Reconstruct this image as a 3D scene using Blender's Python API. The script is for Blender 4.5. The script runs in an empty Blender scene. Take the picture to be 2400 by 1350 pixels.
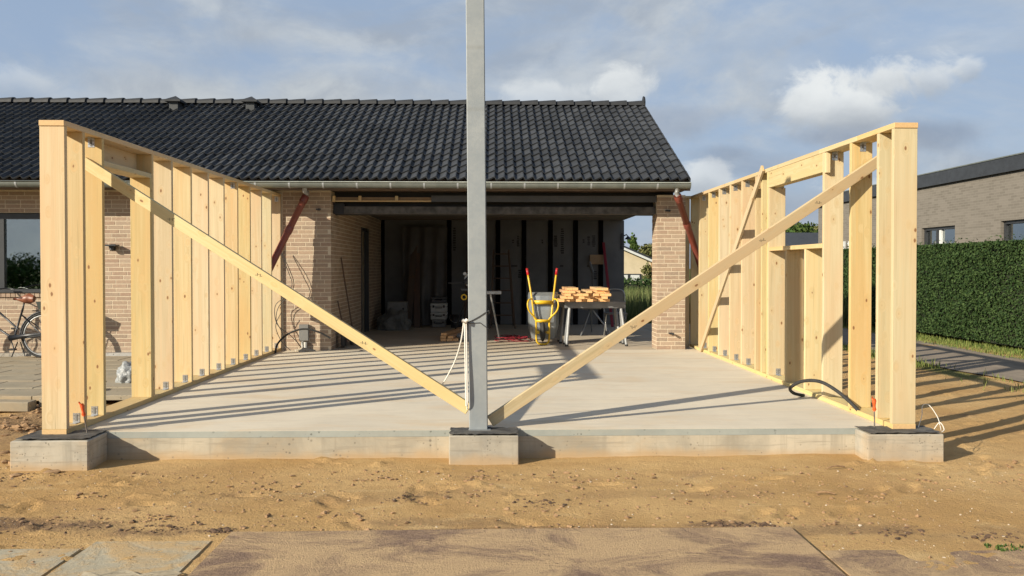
import bpy, bmesh, math, random
import numpy as np
from mathutils import Vector, Matrix, Euler, noise as mnoise
R = math.radians
random.seed(7)
S = bpy.context.scene
COL = S.collection

# ------------------------------------------------------------------ camera
cam = bpy.data.cameras.new('camera'); cam.sensor_width = 36; cam.lens = 30.75
cam.shift_x = -17/2400; cam.shift_y = -16/2400; cam.clip_end = 3000; cam.clip_start = 0.05
co = bpy.data.objects.new('camera', cam); COL.objects.link(co)
co.location = (0, 0, 1.34); co.rotation_euler = (R(90-0.94), 0, R(-1.6)); S.camera = co

# ------------------------------------------------------------------ light
SUN_EL, SH = 23.3, Vector((0.807, 0.59, 0)).normalized()      # SH: direction in which shadows fall
SUN_DIR = Vector((SH.x*math.cos(R(SUN_EL)), SH.y*math.cos(R(SUN_EL)), -math.sin(R(SUN_EL))))
sl = bpy.data.lights.new('sun', 'SUN'); sl.energy = 5.0; sl.angle = R(0.55); sl.color = (1.0, 0.90, 0.73)
so = bpy.data.objects.new('sun', sl); COL.objects.link(so); so.location = (-20, -15, 15)
so.rotation_euler = SUN_DIR.to_track_quat('-Z', 'Y').to_euler()
S.view_settings.view_transform = 'Standard'; S.view_settings.look = 'None'
EXPO_EV = 0.48
S.view_settings.exposure = EXPO_EV; S.view_settings.gamma = 1.0

# ------------------------------------------------------------------ node helpers
class NT:
    def __init__(s, nt): s.nt = nt
    def n(s, typ, **kw):
        nd = s.nt.nodes.new(typ)
        for k, v in kw.items():
            if k.startswith('i_'):
                key = k[2:]
                nd.inputs[int(key) if key.isdigit() else key.replace('_', ' ')].default_value = v
            else: setattr(nd, k, v)
        return nd
    def l(s, a, b): s.nt.links.new(a, b)
    def math(s, op, a, b=None, c=None, clamp=False):
        nd = s.nt.nodes.new('ShaderNodeMath'); nd.operation = op; nd.use_clamp = clamp
        for i, v in enumerate((a, b, c)):
            if v is None: continue
            if isinstance(v, (int, float)): nd.inputs[i].default_value = v
            else: s.l(v, nd.inputs[i])
        return nd.outputs[0]
    def vmath(s, op, a, b=None):
        nd = s.nt.nodes.new('ShaderNodeVectorMath'); nd.operation = op
        for i, v in enumerate((a, b)):
            if v is None: continue
            if isinstance(v, (tuple, list, Vector)): nd.inputs[i].default_value = v
            else: s.l(v, nd.inputs[i])
        return nd.outputs['Value'] if op in ('LENGTH', 'DOT_PRODUCT', 'DISTANCE') else nd.outputs[0]
    def mix(s, f, a, b, mode='MIX'):
        nd = s.nt.nodes.new('ShaderNodeMix'); nd.data_type = 'RGBA'; nd.blend_type = mode
        for i, v in ((0, f), (6, a), (7, b)):
            if isinstance(v, (int, float)): nd.inputs[i].default_value = v
            elif isinstance(v, (tuple, list)): nd.inputs[i].default_value = (*v[:3], 1)
            else: s.l(v, nd.inputs[i])
        return nd.outputs[2]
    def noise(s, vec, scale, detail=4, rough=.55, dist=0):
        nd = s.n('ShaderNodeTexNoise'); nd.inputs['Scale'].default_value = scale
        nd.inputs['Detail'].default_value = detail; nd.inputs['Roughness'].default_value = rough
        nd.inputs['Distortion'].default_value = dist
        if vec is not None: s.l(vec, nd.inputs['Vector'])
        return nd.outputs['Fac']
    def ramp(s, v, lo, hi, smooth=True):
        nd = s.n('ShaderNodeMapRange'); nd.interpolation_type = 'SMOOTHSTEP' if smooth else 'LINEAR'
        nd.inputs[1].default_value = lo; nd.inputs[2].default_value = hi
        s.l(v, nd.inputs[0]); return nd.outputs[0]
    def scale(s, vec, sc):
        nd = s.n('ShaderNodeMapping'); nd.inputs['Scale'].default_value = sc; s.l(vec, nd.inputs[0]); return nd.outputs[0]

# ------------------------------------------------------------------ sky
w = bpy.data.worlds.new('World'); S.world = w; w.use_nodes = True
w.node_tree.nodes.clear(); T = NT(w.node_tree)
sky = T.n('ShaderNodeTexSky', sky_type='NISHITA', sun_disc=False)
sky.sun_elevation = R(SUN_EL); sky.sun_rotation = math.atan2(-SH.x, -SH.y)
sky.air_density = 1.0; sky.dust_density = 1.4; sky.ozone_density = 1.6; sky.altitude = 30
SKY_K = 0.10
gen = T.vmath('NORMALIZE', T.n('ShaderNodeTexCoord').outputs['Generated'])
sep = T.n('ShaderNodeSeparateXYZ'); T.l(gen, sep.inputs[0]); dz = sep.outputs[2]
up = T.math('MAXIMUM', dz, 0.0)
base = T.n('ShaderNodeVectorMath', operation='SCALE'); T.l(sky.outputs[0], base.inputs[0]); base.inputs['Scale'].default_value = SKY_K
# high thin cloud, laid out on a flat layer above the place
den = T.math('ADD', up, 0.22)
cx = T.math('DIVIDE', sep.outputs[0], den); cy = T.math('DIVIDE', sep.outputs[1], den)
cmb = T.n('ShaderNodeCombineXYZ'); T.l(cx, cmb.inputs[0]); T.l(cy, cmb.inputs[1]); cmb.inputs[2].default_value = 3.1
n1 = T.noise(cmb.outputs[0], 1.5, 8, .58, .6)
a1 = T.math('MULTIPLY', T.math('MULTIPLY', T.ramp(n1, .42, .68), .65), T.math('ADD', T.math('MULTIPLY', T.ramp(dz, .7, .25), .6), .4))
n1b = T.noise(cmb.outputs[0], 3.3, 5, .6, .2)
KE = 2**-EXPO_EV
thin = T.mix(T.ramp(n1b, .32, .72), tuple(v*KE for v in (.42, .48, .555)), tuple(v*KE for v in (.60, .65, .70)))
# pale veil towards the horizon
KE = 2**-EXPO_EV
def kc(*c): return tuple(v*KE for v in c)
skyc = T.mix(T.math('MULTIPLY', T.ramp(dz, .80, .16), .85), base.outputs[0], kc(.345, .445, .61))
skyc = T.mix(a1, skyc, thin)
n3 = T.noise(T.scale(gen, (1, 1, 2.3)), 2.7, 8, .6, .5)
n3b = T.noise(T.scale(gen, (1, 1, 1.8)), 8, 6, .6, .3)
low = T.math('ADD', T.math('MULTIPLY', T.ramp(dz, .75, .25), .65), .35)
skyc = T.mix(T.math('MULTIPLY', T.math('MULTIPLY', T.ramp(n3, .40, .62), .85), low), skyc, T.mix(T.ramp(n3b, .34, .66), kc(.37, .42, .49), kc(.58, .62, .65)))
# heaped clouds: centre direction, half width, half height, softness
nz = T.noise(T.scale(gen, (1, 1, 1.25)), 13, 9, .6, .45)
nz2 = T.noise(T.scale(gen, (1, 1, 1.4)), 5, 6, .6, .2)
CUM = [((.402, .896, .190), .050, .036, 1), ((.372, .905, .168), .062, .026, .95), ((.328, .928, .172), .034, .034, 1), ((.440, .875, .190), .034, .030, .8),
       ((.470, .860, .196), .016, .016, .6), ((.142, .968, .195), .034, .036, .8), ((.060, .979, .185), .060, .026, .55), ((.241, .965, .098), .028, .030, .8),
       ((.275, .955, .072), .030, .016, .6), ((-.477, .861, .175), .05, .02, .4), ((.43, .89, .075), .08, .022, .6),
       ((-.85, .45, .20), .12, .05, .9), ((.85, -.40, .22), .14, .05, .9), ((-.30, -.93, .16), .13, .05, .9), ((.35, -.91, .20), .12, .05, .9), ((.93, .30, .16), .10, .04, .9)]
for c, hw, hh, op in CUM:
    d = T.vmath('SUBTRACT', gen, c)
    side = 1/hw if abs(c[1]) > .6 else 1/hw
    q = T.vmath('MULTIPLY', d, (1/hw, 1/(hw*1.6) if abs(c[1]) > .6 else 1/hw, 1/hh))
    ln = T.vmath('LENGTH', q)
    v = T.math('ADD', T.math('SUBTRACT', 1.0, ln), T.math('MULTIPLY', T.math('SUBTRACT', nz, .5), 2.6))
    al = T.math('MULTIPLY', T.ramp(v, -.05, .52), op*.95)
    sp = T.n('ShaderNodeSeparateXYZ'); T.l(q, sp.inputs[0])
    hgt = T.math('ADD', sp.outputs[2], T.math('MULTIPLY', T.math('SUBTRACT', nz2, .5), 3.0))
    cc = T.mix(T.ramp(hgt, -1.3, .6), kc(.35, .395, .455), kc(.82, .85, .855))
    skyc = T.mix(al, skyc, cc)
# grey undersides drifting low
GRY = [((.365, .920, .138), .085, .018, -.8), ((.45, .883, .135), .06, .022, -.7), ((.20, .965, .16), .07, .026, -.6), ((.255, .962, .125), .05, .014, -.6), ((.30, .95, .11), .09, .02, -.5), ((.33, .94, .06), .12, .03, -.5),
       ((-.36, .915, .185), .17, .034, .8), ((-.20, .96, .19), .09, .034, .75), ((-.26, .93, .245), .09, .026, .75), ((-.05, .98, .185), .08, .03, .5)]
for c, hw, hh, op in GRY:
    q = T.vmath('MULTIPLY', T.vmath('SUBTRACT', gen, c), (1/hw, 1/(hw*1.6), 1/hh))
    v = T.math('ADD', T.math('SUBTRACT', 1.0, T.vmath('LENGTH', q)), T.math('MULTIPLY', T.math('SUBTRACT', nz2, .5), 2.2))
    skyc = T.mix(T.math('MULTIPLY', T.ramp(v, -.05, .8), abs(op)), skyc, T.mix(T.ramp(nz, .35, .65), *((kc(.42, .46, .51), kc(.56, .595, .615)) if op > 0 else (kc(.27, .325, .42), kc(.36, .41, .49)))))
bg = T.n('ShaderNodeBackground'); T.l(skyc, bg.inputs[0]); bg.inputs[1].default_value = 1.0
T.l(bg.outputs[0], T.n('ShaderNodeOutputWorld').inputs[0])

# ------------------------------------------------------------------ materials
MATS = {}
def newmat(name):
    m = bpy.data.materials.new(name); m.use_nodes = True
    t = NT(m.node_tree); b = m.node_tree.nodes['Principled BSDF']
    MATS[name] = m
    return m, t, b
def rnd(t):
    return t.n('ShaderNodeObjectInfo').outputs['Random']
def bump(t, b, h, strength=.3, dist=.01):
    bp = t.n('ShaderNodeBump'); bp.inputs['Strength'].default_value = strength; bp.inputs['Distance'].default_value = dist
    t.l(h, bp.inputs['Height']); t.l(bp.outputs[0], b.inputs['Normal'])
def plain(name, c1, c2=None, sc=8, rough=.6, metal=0, bmp=.15, bd=.004, spec=.5, coat=0):
    m, t, b = newmat(name)
    c2 = c2 or tuple(v*.78 for v in c1)
    v = t.n('ShaderNodeTexCoord').outputs['Object']
    n = t.noise(v, sc, 5, .6)
    t.l(t.mix(t.ramp(n, .3, .7), c1, c2), b.inputs['Base Color'])
    t.l(t.math('ADD', t.math('MULTIPLY', n, .25), rough-.12), b.inputs['Roughness'])
    b.inputs['Metallic'].default_value = metal; b.inputs['Specular IOR Level'].default_value = spec
    b.inputs['Coat Weight'].default_value = coat
    if bmp: bump(t, b, t.noise(v, sc*6, 4), bmp, bd)
    return m
def wood(name, light, dark, knot=(.20, .09, .035), endc=(.50, .27, .10), var=.16):
    m, t, b = newmat(name)
    tc = t.n('ShaderNodeTexCoord'); r = rnd(t)
    off = t.n('ShaderNodeCombineXYZ'); t.l(t.math('MULTIPLY', r, 31.7), off.inputs[0]); t.l(t.math('MULTIPLY', r, 17.3), off.inputs[1]); t.l(t.math('MULTIPLY', r, 53.1), off.inputs[2])
    v = t.vmath('ADD', tc.outputs['Object'], off.outputs[0])
    # knots first: they bend the grain round them
    vo = t.n('ShaderNodeTexVoronoi'); vo.inputs['Scale'].default_value = 1; vo.inputs['Randomness'].default_value = 1
    t.l(t.scale(v, (9.5, 10, 5.2)), vo.inputs['Vector'])
    kd = t.math('ADD', vo.outputs['Distance'], t.math('MULTIPLY', t.math('SUBTRACT', t.noise(v, 40, 2), .5), .05))
    halo = t.ramp(kd, .40, .08)
    bend = t.n('ShaderNodeCombineXYZ'); t.l(t.math('MULTIPLY', halo, .10), bend.inputs[0]); t.l(t.math('MULTIPLY', halo, .06), bend.inputs[1])
    v2 = t.vmath('ADD', v, bend.outputs[0])
    g1 = t.noise(t.scale(v2, (22, 22, .55)), 1, 5, .6, .6)
    g2 = t.noise(t.scale(v2, (120, 120, 2.2)), 1, 3, .6)
    big = t.noise(t.scale(v, (3, 3, .9)), 1, 3, .5)
    f = t.math('ADD', t.math('MULTIPLY', t.ramp(g1, .35, .68), .55), t.math('MULTIPLY', t.ramp(g2, .4, .75), .3))
    c = t.mix(f, light, dark)
    ring = t.noise(t.scale(v2, (9, 9, .35)), 1, 4, .6, 1.4)
    c = t.mix(t.math('MULTIPLY', t.ramp(ring, .50, .58), .38), c, (light[0]*1.05, light[1]*.90, light[2]*.74))
    c = t.mix(t.math('MULTIPLY', t.ramp(big, .42, .70), .65), c, (light[0]*.97, light[1]*.80, light[2]*.68))
    hsv = t.n('ShaderNodeHueSaturation'); t.l(c, hsv.inputs['Color'])
    t.l(t.math('ADD', t.math('MULTIPLY', r, var), 1-var*.6), hsv.inputs['Value'])
    t.l(t.math('ADD', t.math('MULTIPLY', t.math('FRACT', t.math('MULTIPLY', r, 13.7)), .020), .489), hsv.inputs['Hue'])
    t.l(t.math('ADD', t.math('MULTIPLY', t.math('FRACT', t.math('MULTIPLY', r, 7.31)), .28), .80), hsv.inputs['Saturation'])
    c = t.mix(t.math('MULTIPLY', halo, .22), hsv.outputs[0], (light[0]*.88, light[1]*.68, light[2]*.48))
    c = t.mix(t.math('MULTIPLY', t.ramp(kd, .115, .07), .9), c, knot)
    crk = t.noise(t.scale(v, (90, 90, .9)), 1, 2, .5)
    c = t.mix(t.math('MULTIPLY', t.ramp(crk, .70, .74), .5), c, tuple(x*.45 for x in dark))
    ns = t.n('ShaderNodeSeparateXYZ'); t.l(tc.outputs['Normal'], ns.inputs[0])
    e = t.ramp(t.math('ABSOLUTE', ns.outputs[2]), .8, .95)
    ring = t.noise(t.scale(v, (60, 60, 1)), 1, 3)
    c = t.mix(e, c, t.mix(ring, endc, tuple(x*1.5 for x in endc)))
    t.l(c, b.inputs['Base Color']); b.inputs['Roughness'].default_value = .62; b.inputs['Specular IOR Level'].default_value = .3
    bump(t, b, g2, .12, .002)
    return m
spruce = wood('spruce_timber', (.61, .495, .272), (.47, .35, .155), endc=(.48, .32, .155))
raw = wood('sawn_softwood', (.60, .40, .20), (.48, .29, .12), endc=(.62, .36, .16))
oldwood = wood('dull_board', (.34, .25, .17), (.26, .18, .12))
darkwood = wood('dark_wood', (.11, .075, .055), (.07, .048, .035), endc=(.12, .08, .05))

def concrete(name, c1, c2, stain, sc=1.2, pores=True, drips=False, por_s=34):
    m, t, b = newmat(name)
    g = t.n('ShaderNodeNewGeometry').outputs['Position']
    n = t.noise(g, sc, 7, .62, .4); n2 = t.noise(g, sc*9, 5, .6)
    c = t.mix(t.ramp(n, .32, .7), c1, c2)
    c = t.mix(t.math('MULTIPLY', t.ramp(n2, .45, .75), .22), c, tuple(v*.72 for v in c1))
    st = t.noise(t.scale(g, (.5, 1.6, 1)), 1.3, 6, .65, .8)
    c = t.mix(t.math('MULTIPLY', t.ramp(st, .47, .68), .5), c, stain)
    tw = t.noise(t.scale(g, (1.2, 7, 1)), 1.1, 6, .7, 1.2)
    c = t.mix(t.math('MULTIPLY', t.ramp(tw, .46, .70), .40), c, tuple(v*.74 for v in c1))
    hgt = t.noise(g, 30, 4)
    if drips:
        ho = t.noise(t.scale(g, (2.2, 2.2, 34)), 1, 5, .65, .3)
        c = t.mix(t.math('MULTIPLY', t.ramp(ho, .50, .64), .55), c, tuple(v*.55 for v in c1))
        dr = t.noise(t.scale(g, (14, 14, .8)), 1, 4, .6)
        c = t.mix(t.math('MULTIPLY', t.ramp(dr, .5, .70), .6), c, tuple(v*.6 for v in c1))
        seam = t.n('ShaderNodeTexBrick'); seam.offset = 0
        sp = t.n('ShaderNodeSeparateXYZ'); t.l(g, sp.inputs[0])
        low = t.math('ADD', sp.outputs[2], t.math('MULTIPLY', t.math('SUBTRACT', t.noise(g, 3.5, 5), .5), .14))
        c = t.mix(t.math('MULTIPLY', t.ramp(low, -.14, -.24), .75), c, stain)
    if pores:
        vo = t.n('ShaderNodeTexVoronoi'); vo.inputs['Scale'].default_value = por_s; t.l(g, vo.inputs['Vector'])
        msk = t.ramp(t.noise(g, 5, 3), .48, .62)
        vc = t.n('ShaderNodeSeparateColor'); t.l(vo.outputs['Color'], vc.inputs[0])
        po = t.math('MULTIPLY', t.ramp(t.math('ADD', vo.outputs['Distance'], t.math('MULTIPLY', vc.outputs[0], .55)), .42, .30), msk)
        c = t.mix(t.math('MULTIPLY', po, .75), c, tuple(v*.35 for v in c1))
        hgt = t.math('SUBTRACT', hgt, t.math('MULTIPLY', po, 2.0))
    t.l(c, b.inputs['Base Color']); b.inputs['Roughness'].default_value = .85; b.inputs['Specular IOR Level'].default_value = .25
    bump(t, b, hgt, .25, .004)
    return m
slabm = concrete('trowelled_concrete', (.67, .60, .475), (.58, .52, .415), (.59, .44, .27), .55, pores=False)
edgem = concrete('slab_edge_concrete', (.33, .35, .32), (.27, .29, .27), (.36, .34, .28), 2, drips=False)
foundm = concrete('cast_concrete', (.50, .445, .345), (.30, .275, .22), (.44, .30, .155), 1.6, drips=True)
footm = concrete('footing_concrete', (.46, .42, .34), (.285, .268, .23), (.42, .29, .155), 2.2, drips=True, por_s=50)
flagm = concrete('paving_concrete', (.345, .30, .22), (.27, .24, .18), (.46, .34, .20), 2.5)
floorm = concrete('garage_floor_concrete', (.50, .43, .33), (.40, .345, .265), (.50, .36, .22), .8, pores=False)

def dusty_flag():
    m, t, b = newmat('dusty_flagstone'); g = t.n('ShaderNodeNewGeometry').outputs['Position']
    n = t.noise(g, 2.1, 7, .66, .6); n2 = t.noise(g, 60, 4, .8); n4 = t.noise(g, 9, 6, .7)
    c = t.mix(t.ramp(n2, .35, .68), (.36, .325, .24), (.46, .41, .30))
    d = t.math('MULTIPLY', t.math('ADD', t.ramp(n, .42, .62), t.math('MULTIPLY', t.ramp(n4, .48, .66), .6), clamp=True), t.ramp(n2, .2, .5))
    c = t.mix(d, c, (.50, .35, .18))
    t.l(c, b.inputs['Base Color']); b.inputs['Roughness'].default_value = .9; b.inputs['Specular IOR Level'].default_value = .15
    bump(t, b, t.math('ADD', n2, t.math('MULTIPLY', d, 1.5)), .4, .008)
    return m
flag2 = dusty_flag()
# sand: colour patches, damp spots, fine grain
m, t, b = newmat('sandy_soil'); sandm = m
g = t.n('ShaderNodeNewGeometry').outputs['Position']
big = t.noise(g, .55, 6, .62, .6); mid = t.noise(t.scale(g, (1, 1.7, 1)), 2.6, 6, .65, .5); fin = t.noise(g, 42, 4, .7); spk = t.noise(g, 150, 3, .7)
c = t.mix(t.ramp(big, .34, .66), (.56, .375, .172), (.45, .28, .115))
c = t.mix(t.math('MULTIPLY', t.ramp(mid, .46, .72), .55), c, (.40, .245, .115))
c = t.mix(t.math('MULTIPLY', t.ramp(mid, .46, .28), .5), c, (.62, .455, .24))
c = t.mix(t.math('MULTIPLY', t.ramp(fin, .5, .8), .4), c, (.34, .21, .105))
c = t.mix(t.math('MULTIPLY', t.ramp(spk, .55, .8), .35), c, (.70, .55, .36))
drk = t.noise(t.scale(g, (.8, 1.5, 1)), 1.05, 7, .68, .9)
c = t.mix(t.math('MULTIPLY', t.ramp(drk, .58, .74), .7), c, (.26, .175, .11))
at_ = t.n('ShaderNodeAttribute', attribute_name='turf'); at2 = t.n('ShaderNodeAttribute', attribute_name='mould')
c = t.mix(t.math('MULTIPLY', at2.outputs['Fac'], t.ramp(fin, .2, .55)), c, (.175, .115, .075))
gr = t.mix(t.ramp(mid, .3, .7), (.075, .115, .03), (.12, .14, .045))
c = t.mix(t.ramp(t.math('ADD', at_.outputs['Fac'], t.math('MULTIPLY', t.math('SUBTRACT', fin, .5), .5)), .4, .6), c, gr)
grit = t.noise(g, 85, 3, .8); c = t.mix(t.math('MULTIPLY', t.ramp(grit, .54, .68), .55), c, t.mix(.5, c, (.16, .10, .055)))
t.l(c, b.inputs['Base Color']); b.inputs['Roughness'].default_value = .95; b.inputs['Specular IOR Level'].default_value = .1
hh = t.math('ADD', t.noise(g, 26, 5, .7), t.math('MULTIPLY', t.noise(g, 75, 4, .75), .8))
bump(t, b, hh, .8, .016)

# bricks
def brickmat(name, cols, rough=.85):
    m, t, b = newmat(name)
    gnode = t.n('ShaderNodeNewGeometry')
    r = t.math('FRACT', t.math('ADD', rnd(t), t.math('MULTIPLY', gnode.outputs['Random Per Island'], 3.7)))
    cr = t.n('ShaderNodeValToRGB'); t.l(r, cr.inputs[0]); e = cr.color_ramp.elements
    e[0].color = (*cols[0], 1); e[1].color = (*cols[-1], 1)
    for i, cc in enumerate(cols[1:-1]): el = e.new((i+1)/(len(cols)-1)); el.color = (*cc, 1)
    n = t.noise(gnode.outputs['Position'], 28, 5, .65)
    c = t.mix(t.math('MULTIPLY', t.ramp(n, .42, .75), .4), cr.outputs[0], (.52, .40, .28))
    t.l(c, b.inputs['Base Color']); b.inputs['Roughness'].default_value = rough; b.inputs['Specular IOR Level'].default_value = .2
    bump(t, b, t.noise(gnode.outputs['Position'], 90, 4), .4, .004)
    return m
brickm = brickmat('pinkish_brick', [(.36, .265, .195), (.29, .215, .16), (.38, .285, .205), (.32, .225, .165), (.40, .31, .23), (.29, .225, .17)])
mortarm = plain('lime_mortar', (.64, .55, .415), (.56, .48, .36), 30, .9, bmp=.5, bd=.004, spec=.1)
# tiles
m, t, b = newmat('anthracite_tile'); tilem = m
gnode = t.n('ShaderNodeNewGeometry'); r = t.math('FRACT', t.math('ADD', rnd(t), gnode.outputs['Random Per Island']))
n = t.noise(gnode.outputs['Position'], 9, 6, .65)
c = t.mix(t.ramp(n, .3, .75), (.030, .033, .037), (.048, .051, .056))
hs = t.n('ShaderNodeHueSaturation'); t.l(c, hs.inputs['Color']); t.l(t.math('MULTIPLY', t.math('ADD', t.math('MULTIPLY', r, .55), .72), t.math('ADD', t.math('MULTIPLY', t.noise(t.scale(gnode.outputs['Position'], (1.2, .35, .35)), 1.4, 5, .65), .7), .65)), hs.inputs['Value'])
t.l(hs.outputs[0], b.inputs['Base Color']); b.inputs['Roughness'].default_value = .62; b.inputs['Specular IOR Level'].default_value = .32
bump(t, b, t.noise(gnode.outputs['Position'], 70, 4), .25, .003)

zinc = plain('weathered_zinc', (.20, .215, .195), (.15, .165, .15), 5, .45, .35, .08)
galv = plain('galvanised_steel', (.46, .485, .50), (.40, .42, .435), 3.2, .5, .45, .05, spec=.4)
m, t, b = newmat('galvanised_post'); galvp = m
v = t.n('ShaderNodeTexCoord').outputs['Object']
n = t.noise(v, 5, 5, .6); n2 = t.noise(t.scale(v, (10, 10, .7)), 1, 4, .6); vo = t.n('ShaderNodeTexVoronoi'); vo.inputs['Scale'].default_value = 38; t.l(v, vo.inputs['Vector'])
c = t.mix(t.ramp(n, .3, .7), (.285, .315, .33), (.34, .365, .37))
c = t.mix(t.math('MULTIPLY', t.ramp(n2, .45, .75), .35), c, (.37, .38, .365)); 
bw = t.n('ShaderNodeSeparateColor'); t.l(vo.outputs['Color'], bw.inputs[0])
c = t.mix(t.math('MULTIPLY', bw.outputs[0], .22), c, (.22, .25, .28))
sp = t.n('ShaderNodeSeparateXYZ'); t.l(v, sp.inputs[0])
for zz in (2.62, 3.12):
    line = t.ramp(t.math('ABSOLUTE', t.math('SUBTRACT', sp.outputs[2], zz)), .03, .0)
    c = t.mix(t.math('MULTIPLY', line, t.math('MULTIPLY', t.noise(v, 30, 3), .5)), c, (.22, .22, .20))
t.l(c, b.inputs['Base Color']); b.inputs['Metallic'].default_value = .35; b.inputs['Roughness'].default_value = .55
bump(t, b, n2, .05, .002)
bracketm = plain('zinc_plated', (.62, .63, .64), (.5, .52, .54), 20, .3, .8, .05)
black = plain('black_plastic', (.018, .018, .02), (.03, .03, .032), 12, .42)
jet = plain('jet_strip', (.005, .005, .006), (.004, .004, .005), 12, .8, bmp=0, spec=.1)
rubber = plain('black_rubber', (.02, .02, .02), (.035, .034, .033), 20, .8)
bitumen = plain('bitumen_felt', (.035, .036, .038), (.11, .105, .095), 7, .75, bmp=.5, bd=.006)
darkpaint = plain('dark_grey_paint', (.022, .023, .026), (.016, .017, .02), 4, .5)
darkbeam = plain('worn_dark_beam', (.10, .094, .088), (.035, .034, .034), 6, .7)
redpipe = plain('red_brown_plastic', (.22, .055, .038), (.18, .048, .034), 3, .38, bmp=.03)
crimson = plain('crimson_plastic', (.26, .012, .025), (.20, .010, .02), 9, .5)
redpl = plain('red_plastic', (.48, .018, .022), (.38, .015, .02), 9, .4)
yellow = plain('yellow_enamel', (.72, .47, .02), (.62, .38, .015), 6, .38)
orange = plain('orange_plastic', (.72, .10, .015), (.62, .085, .012), 9, .45)
tray = plain('galvanised_tray', (.33, .36, .37), (.24, .26, .27), 5, .42, .5)
alum = plain('aluminium', (.42, .43, .43), (.33, .34, .34), 9, .42, .6)
legm = plain('grey_leg', (.30, .31, .315), (.24, .25, .255), 9, .5, .2)
whitec = plain('white_cable', (.74, .72, .66), (.66, .64, .58), 9, .5, bmp=0)
poly = plain('crumpled_polythene', (.34, .355, .355), (.24, .255, .26), 7, .32, bmp=.6, bd=.02)
leather = plain('brown_leather', (.22, .075, .035), (.16, .05, .025), 20, .45)
card = plain('cardboard', (.40, .27, .16), (.34, .225, .13), 4, .85)
membrane = plain('grey_membrane', (.165, .165, .165), (.13, .13, .132), 2, .75)
plaster = plain('ceiling_board', (.30, .24, .19), (.23, .185, .145), 2.5, .85)
greybox = plain('grey_plastic', (.20, .20, .19), (.16, .16, .155), 6, .5)
whitebox = plain('off_white_plastic', (.50, .50, .47), (.42, .42, .39), 6, .5)
frame_dk = plain('graphite_frame', (.035, .038, .043), (.028, .03, .034), 6, .4)
frame_lt = plain('white_frame', (.62, .64, .63), (.55, .57, .56), 6, .4)
path_m = plain('path_tarmac', (.30, .25, .195), (.22, .185, .15), 3, .9, bmp=.5, bd=.006, spec=.15)
creamwall = plain('cream_render', (.58, .49, .34), (.52, .44, .30), 3, .9)
bark = plain('bark', (.11, .085, .06), (.07, .055, .04), 14, .9, bmp=.6, bd=.01)
ink = plain('print_ink', (.02, .02, .022), (.03, .03, .03), 20, .7, bmp=0)
sheetm_, t, b = newmat('dusty_brown_board'); sheetm = sheetm_
g = t.n('ShaderNodeNewGeometry').outputs['Position']
n = t.noise(t.scale(g, (1, 1.4, 1)), 1.5, 7, .66, .8); n2 = t.noise(g, 55, 4, .7); n3 = t.noise(t.scale(g, (3, 9, 1)), 1.6, 5, .65, .4)
n2 = t.noise(g, 70, 4, .8)
c = t.mix(t.ramp(n2, .35, .68), (.17, .112, .083), (.29, .20, .145))
dust = t.math('ADD', t.math('MULTIPLY', t.ramp(n, .36, .60), .95), t.math('MULTIPLY', t.ramp(n3, .48, .7), .4), clamp=True)
c = t.mix(t.math('MULTIPLY', dust, t.ramp(n2, .15, .5)), c, (.52, .365, .205))
t.l(c, b.inputs['Base Color']); b.inputs['Roughness'].default_value = .85; b.inputs['Specular IOR Level'].default_value = .2
bump(t, b, t.math('ADD', n2, t.math('ADD', dust, t.noise(g, 90, 3, .8))), .7, .012)
# glass
m, t, b = newmat('window_glass'); glassm = m
out = [x for x in m.node_tree.nodes if x.type == 'OUTPUT_MATERIAL'][0]; m.node_tree.nodes.remove(b)
tr = t.n('ShaderNodeBsdfTransparent'); tr.inputs[0].default_value = (.55, .60, .58, 1)
gl = t.n('ShaderNodeBsdfGlossy'); gl.inputs['Roughness'].default_value = .015; gl.inputs[0].default_value = (.88, .94, .93, 1)
fr = t.n('ShaderNodeFresnel'); fr.inputs[0].default_value = 1.5
mx = t.n('ShaderNodeMixShader'); t.l(t.math('ADD', fr.outputs[0], .34, clamp=True), mx.inputs[0]); t.l(tr.outputs[0], mx.inputs[1]); t.l(gl.outputs[0], mx.inputs[2]); t.l(mx.outputs[0], out.inputs[0])
# neighbour's brickwork: far off, courses a few pixels high
m, t, b = newmat('far_brickwork'); farbrick = m
g = t.n('ShaderNodeNewGeometry').outputs['Position']
sp = t.n('ShaderNodeSeparateXYZ'); t.l(g, sp.inputs[0]); cb = t.n('ShaderNodeCombineXYZ')
t.l(sp.outputs[1], cb.inputs[0]); t.l(sp.outputs[2], cb.inputs[1])
bt = t.n('ShaderNodeTexBrick'); t.l(cb.outputs[0], bt.inputs[0]); bt.inputs['Scale'].default_value = 1; bt.inputs['Brick Width'].default_value = .24; bt.inputs['Row Height'].default_value = .0667; bt.inputs['Mortar Size'].default_value = .006
bt.inputs['Color1'].default_value = (.19, .17, .145, 1); bt.inputs['Color2'].default_value = (.135, .12, .10, 1); bt.inputs['Mortar'].default_value = (.21, .19, .16, 1)
t.l(t.mix(t.math('MULTIPLY', t.noise(g, 2, 5), .4), bt.outputs[0], (.165, .148, .125)), b.inputs['Base Color']); b.inputs['Roughness'].default_value = .9
bump(t, b, bt.outputs['Fac'], -.4, .01)
def leafmat(name, c1, c2, sat=1):
    m, t, b = newmat(name)
    gnode = t.n('ShaderNodeNewGeometry')
    n = t.noise(gnode.outputs['Position'], 1.3, 4)
    f = t.math('FRACT', t.math('ADD', gnode.outputs['Random Per Island'], t.math('MULTIPLY', n, .5)))
    t.l(t.mix(f, c1, c2), b.inputs['Base Color']); b.inputs['Roughness'].default_value = .7; b.inputs['Specular IOR Level'].default_value = .15
    b.inputs['Subsurface Weight'].default_value = 0
    return m
hedgem = leafmat('hedge_leaf', (.014, .034, .010), (.052, .086, .026))
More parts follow.
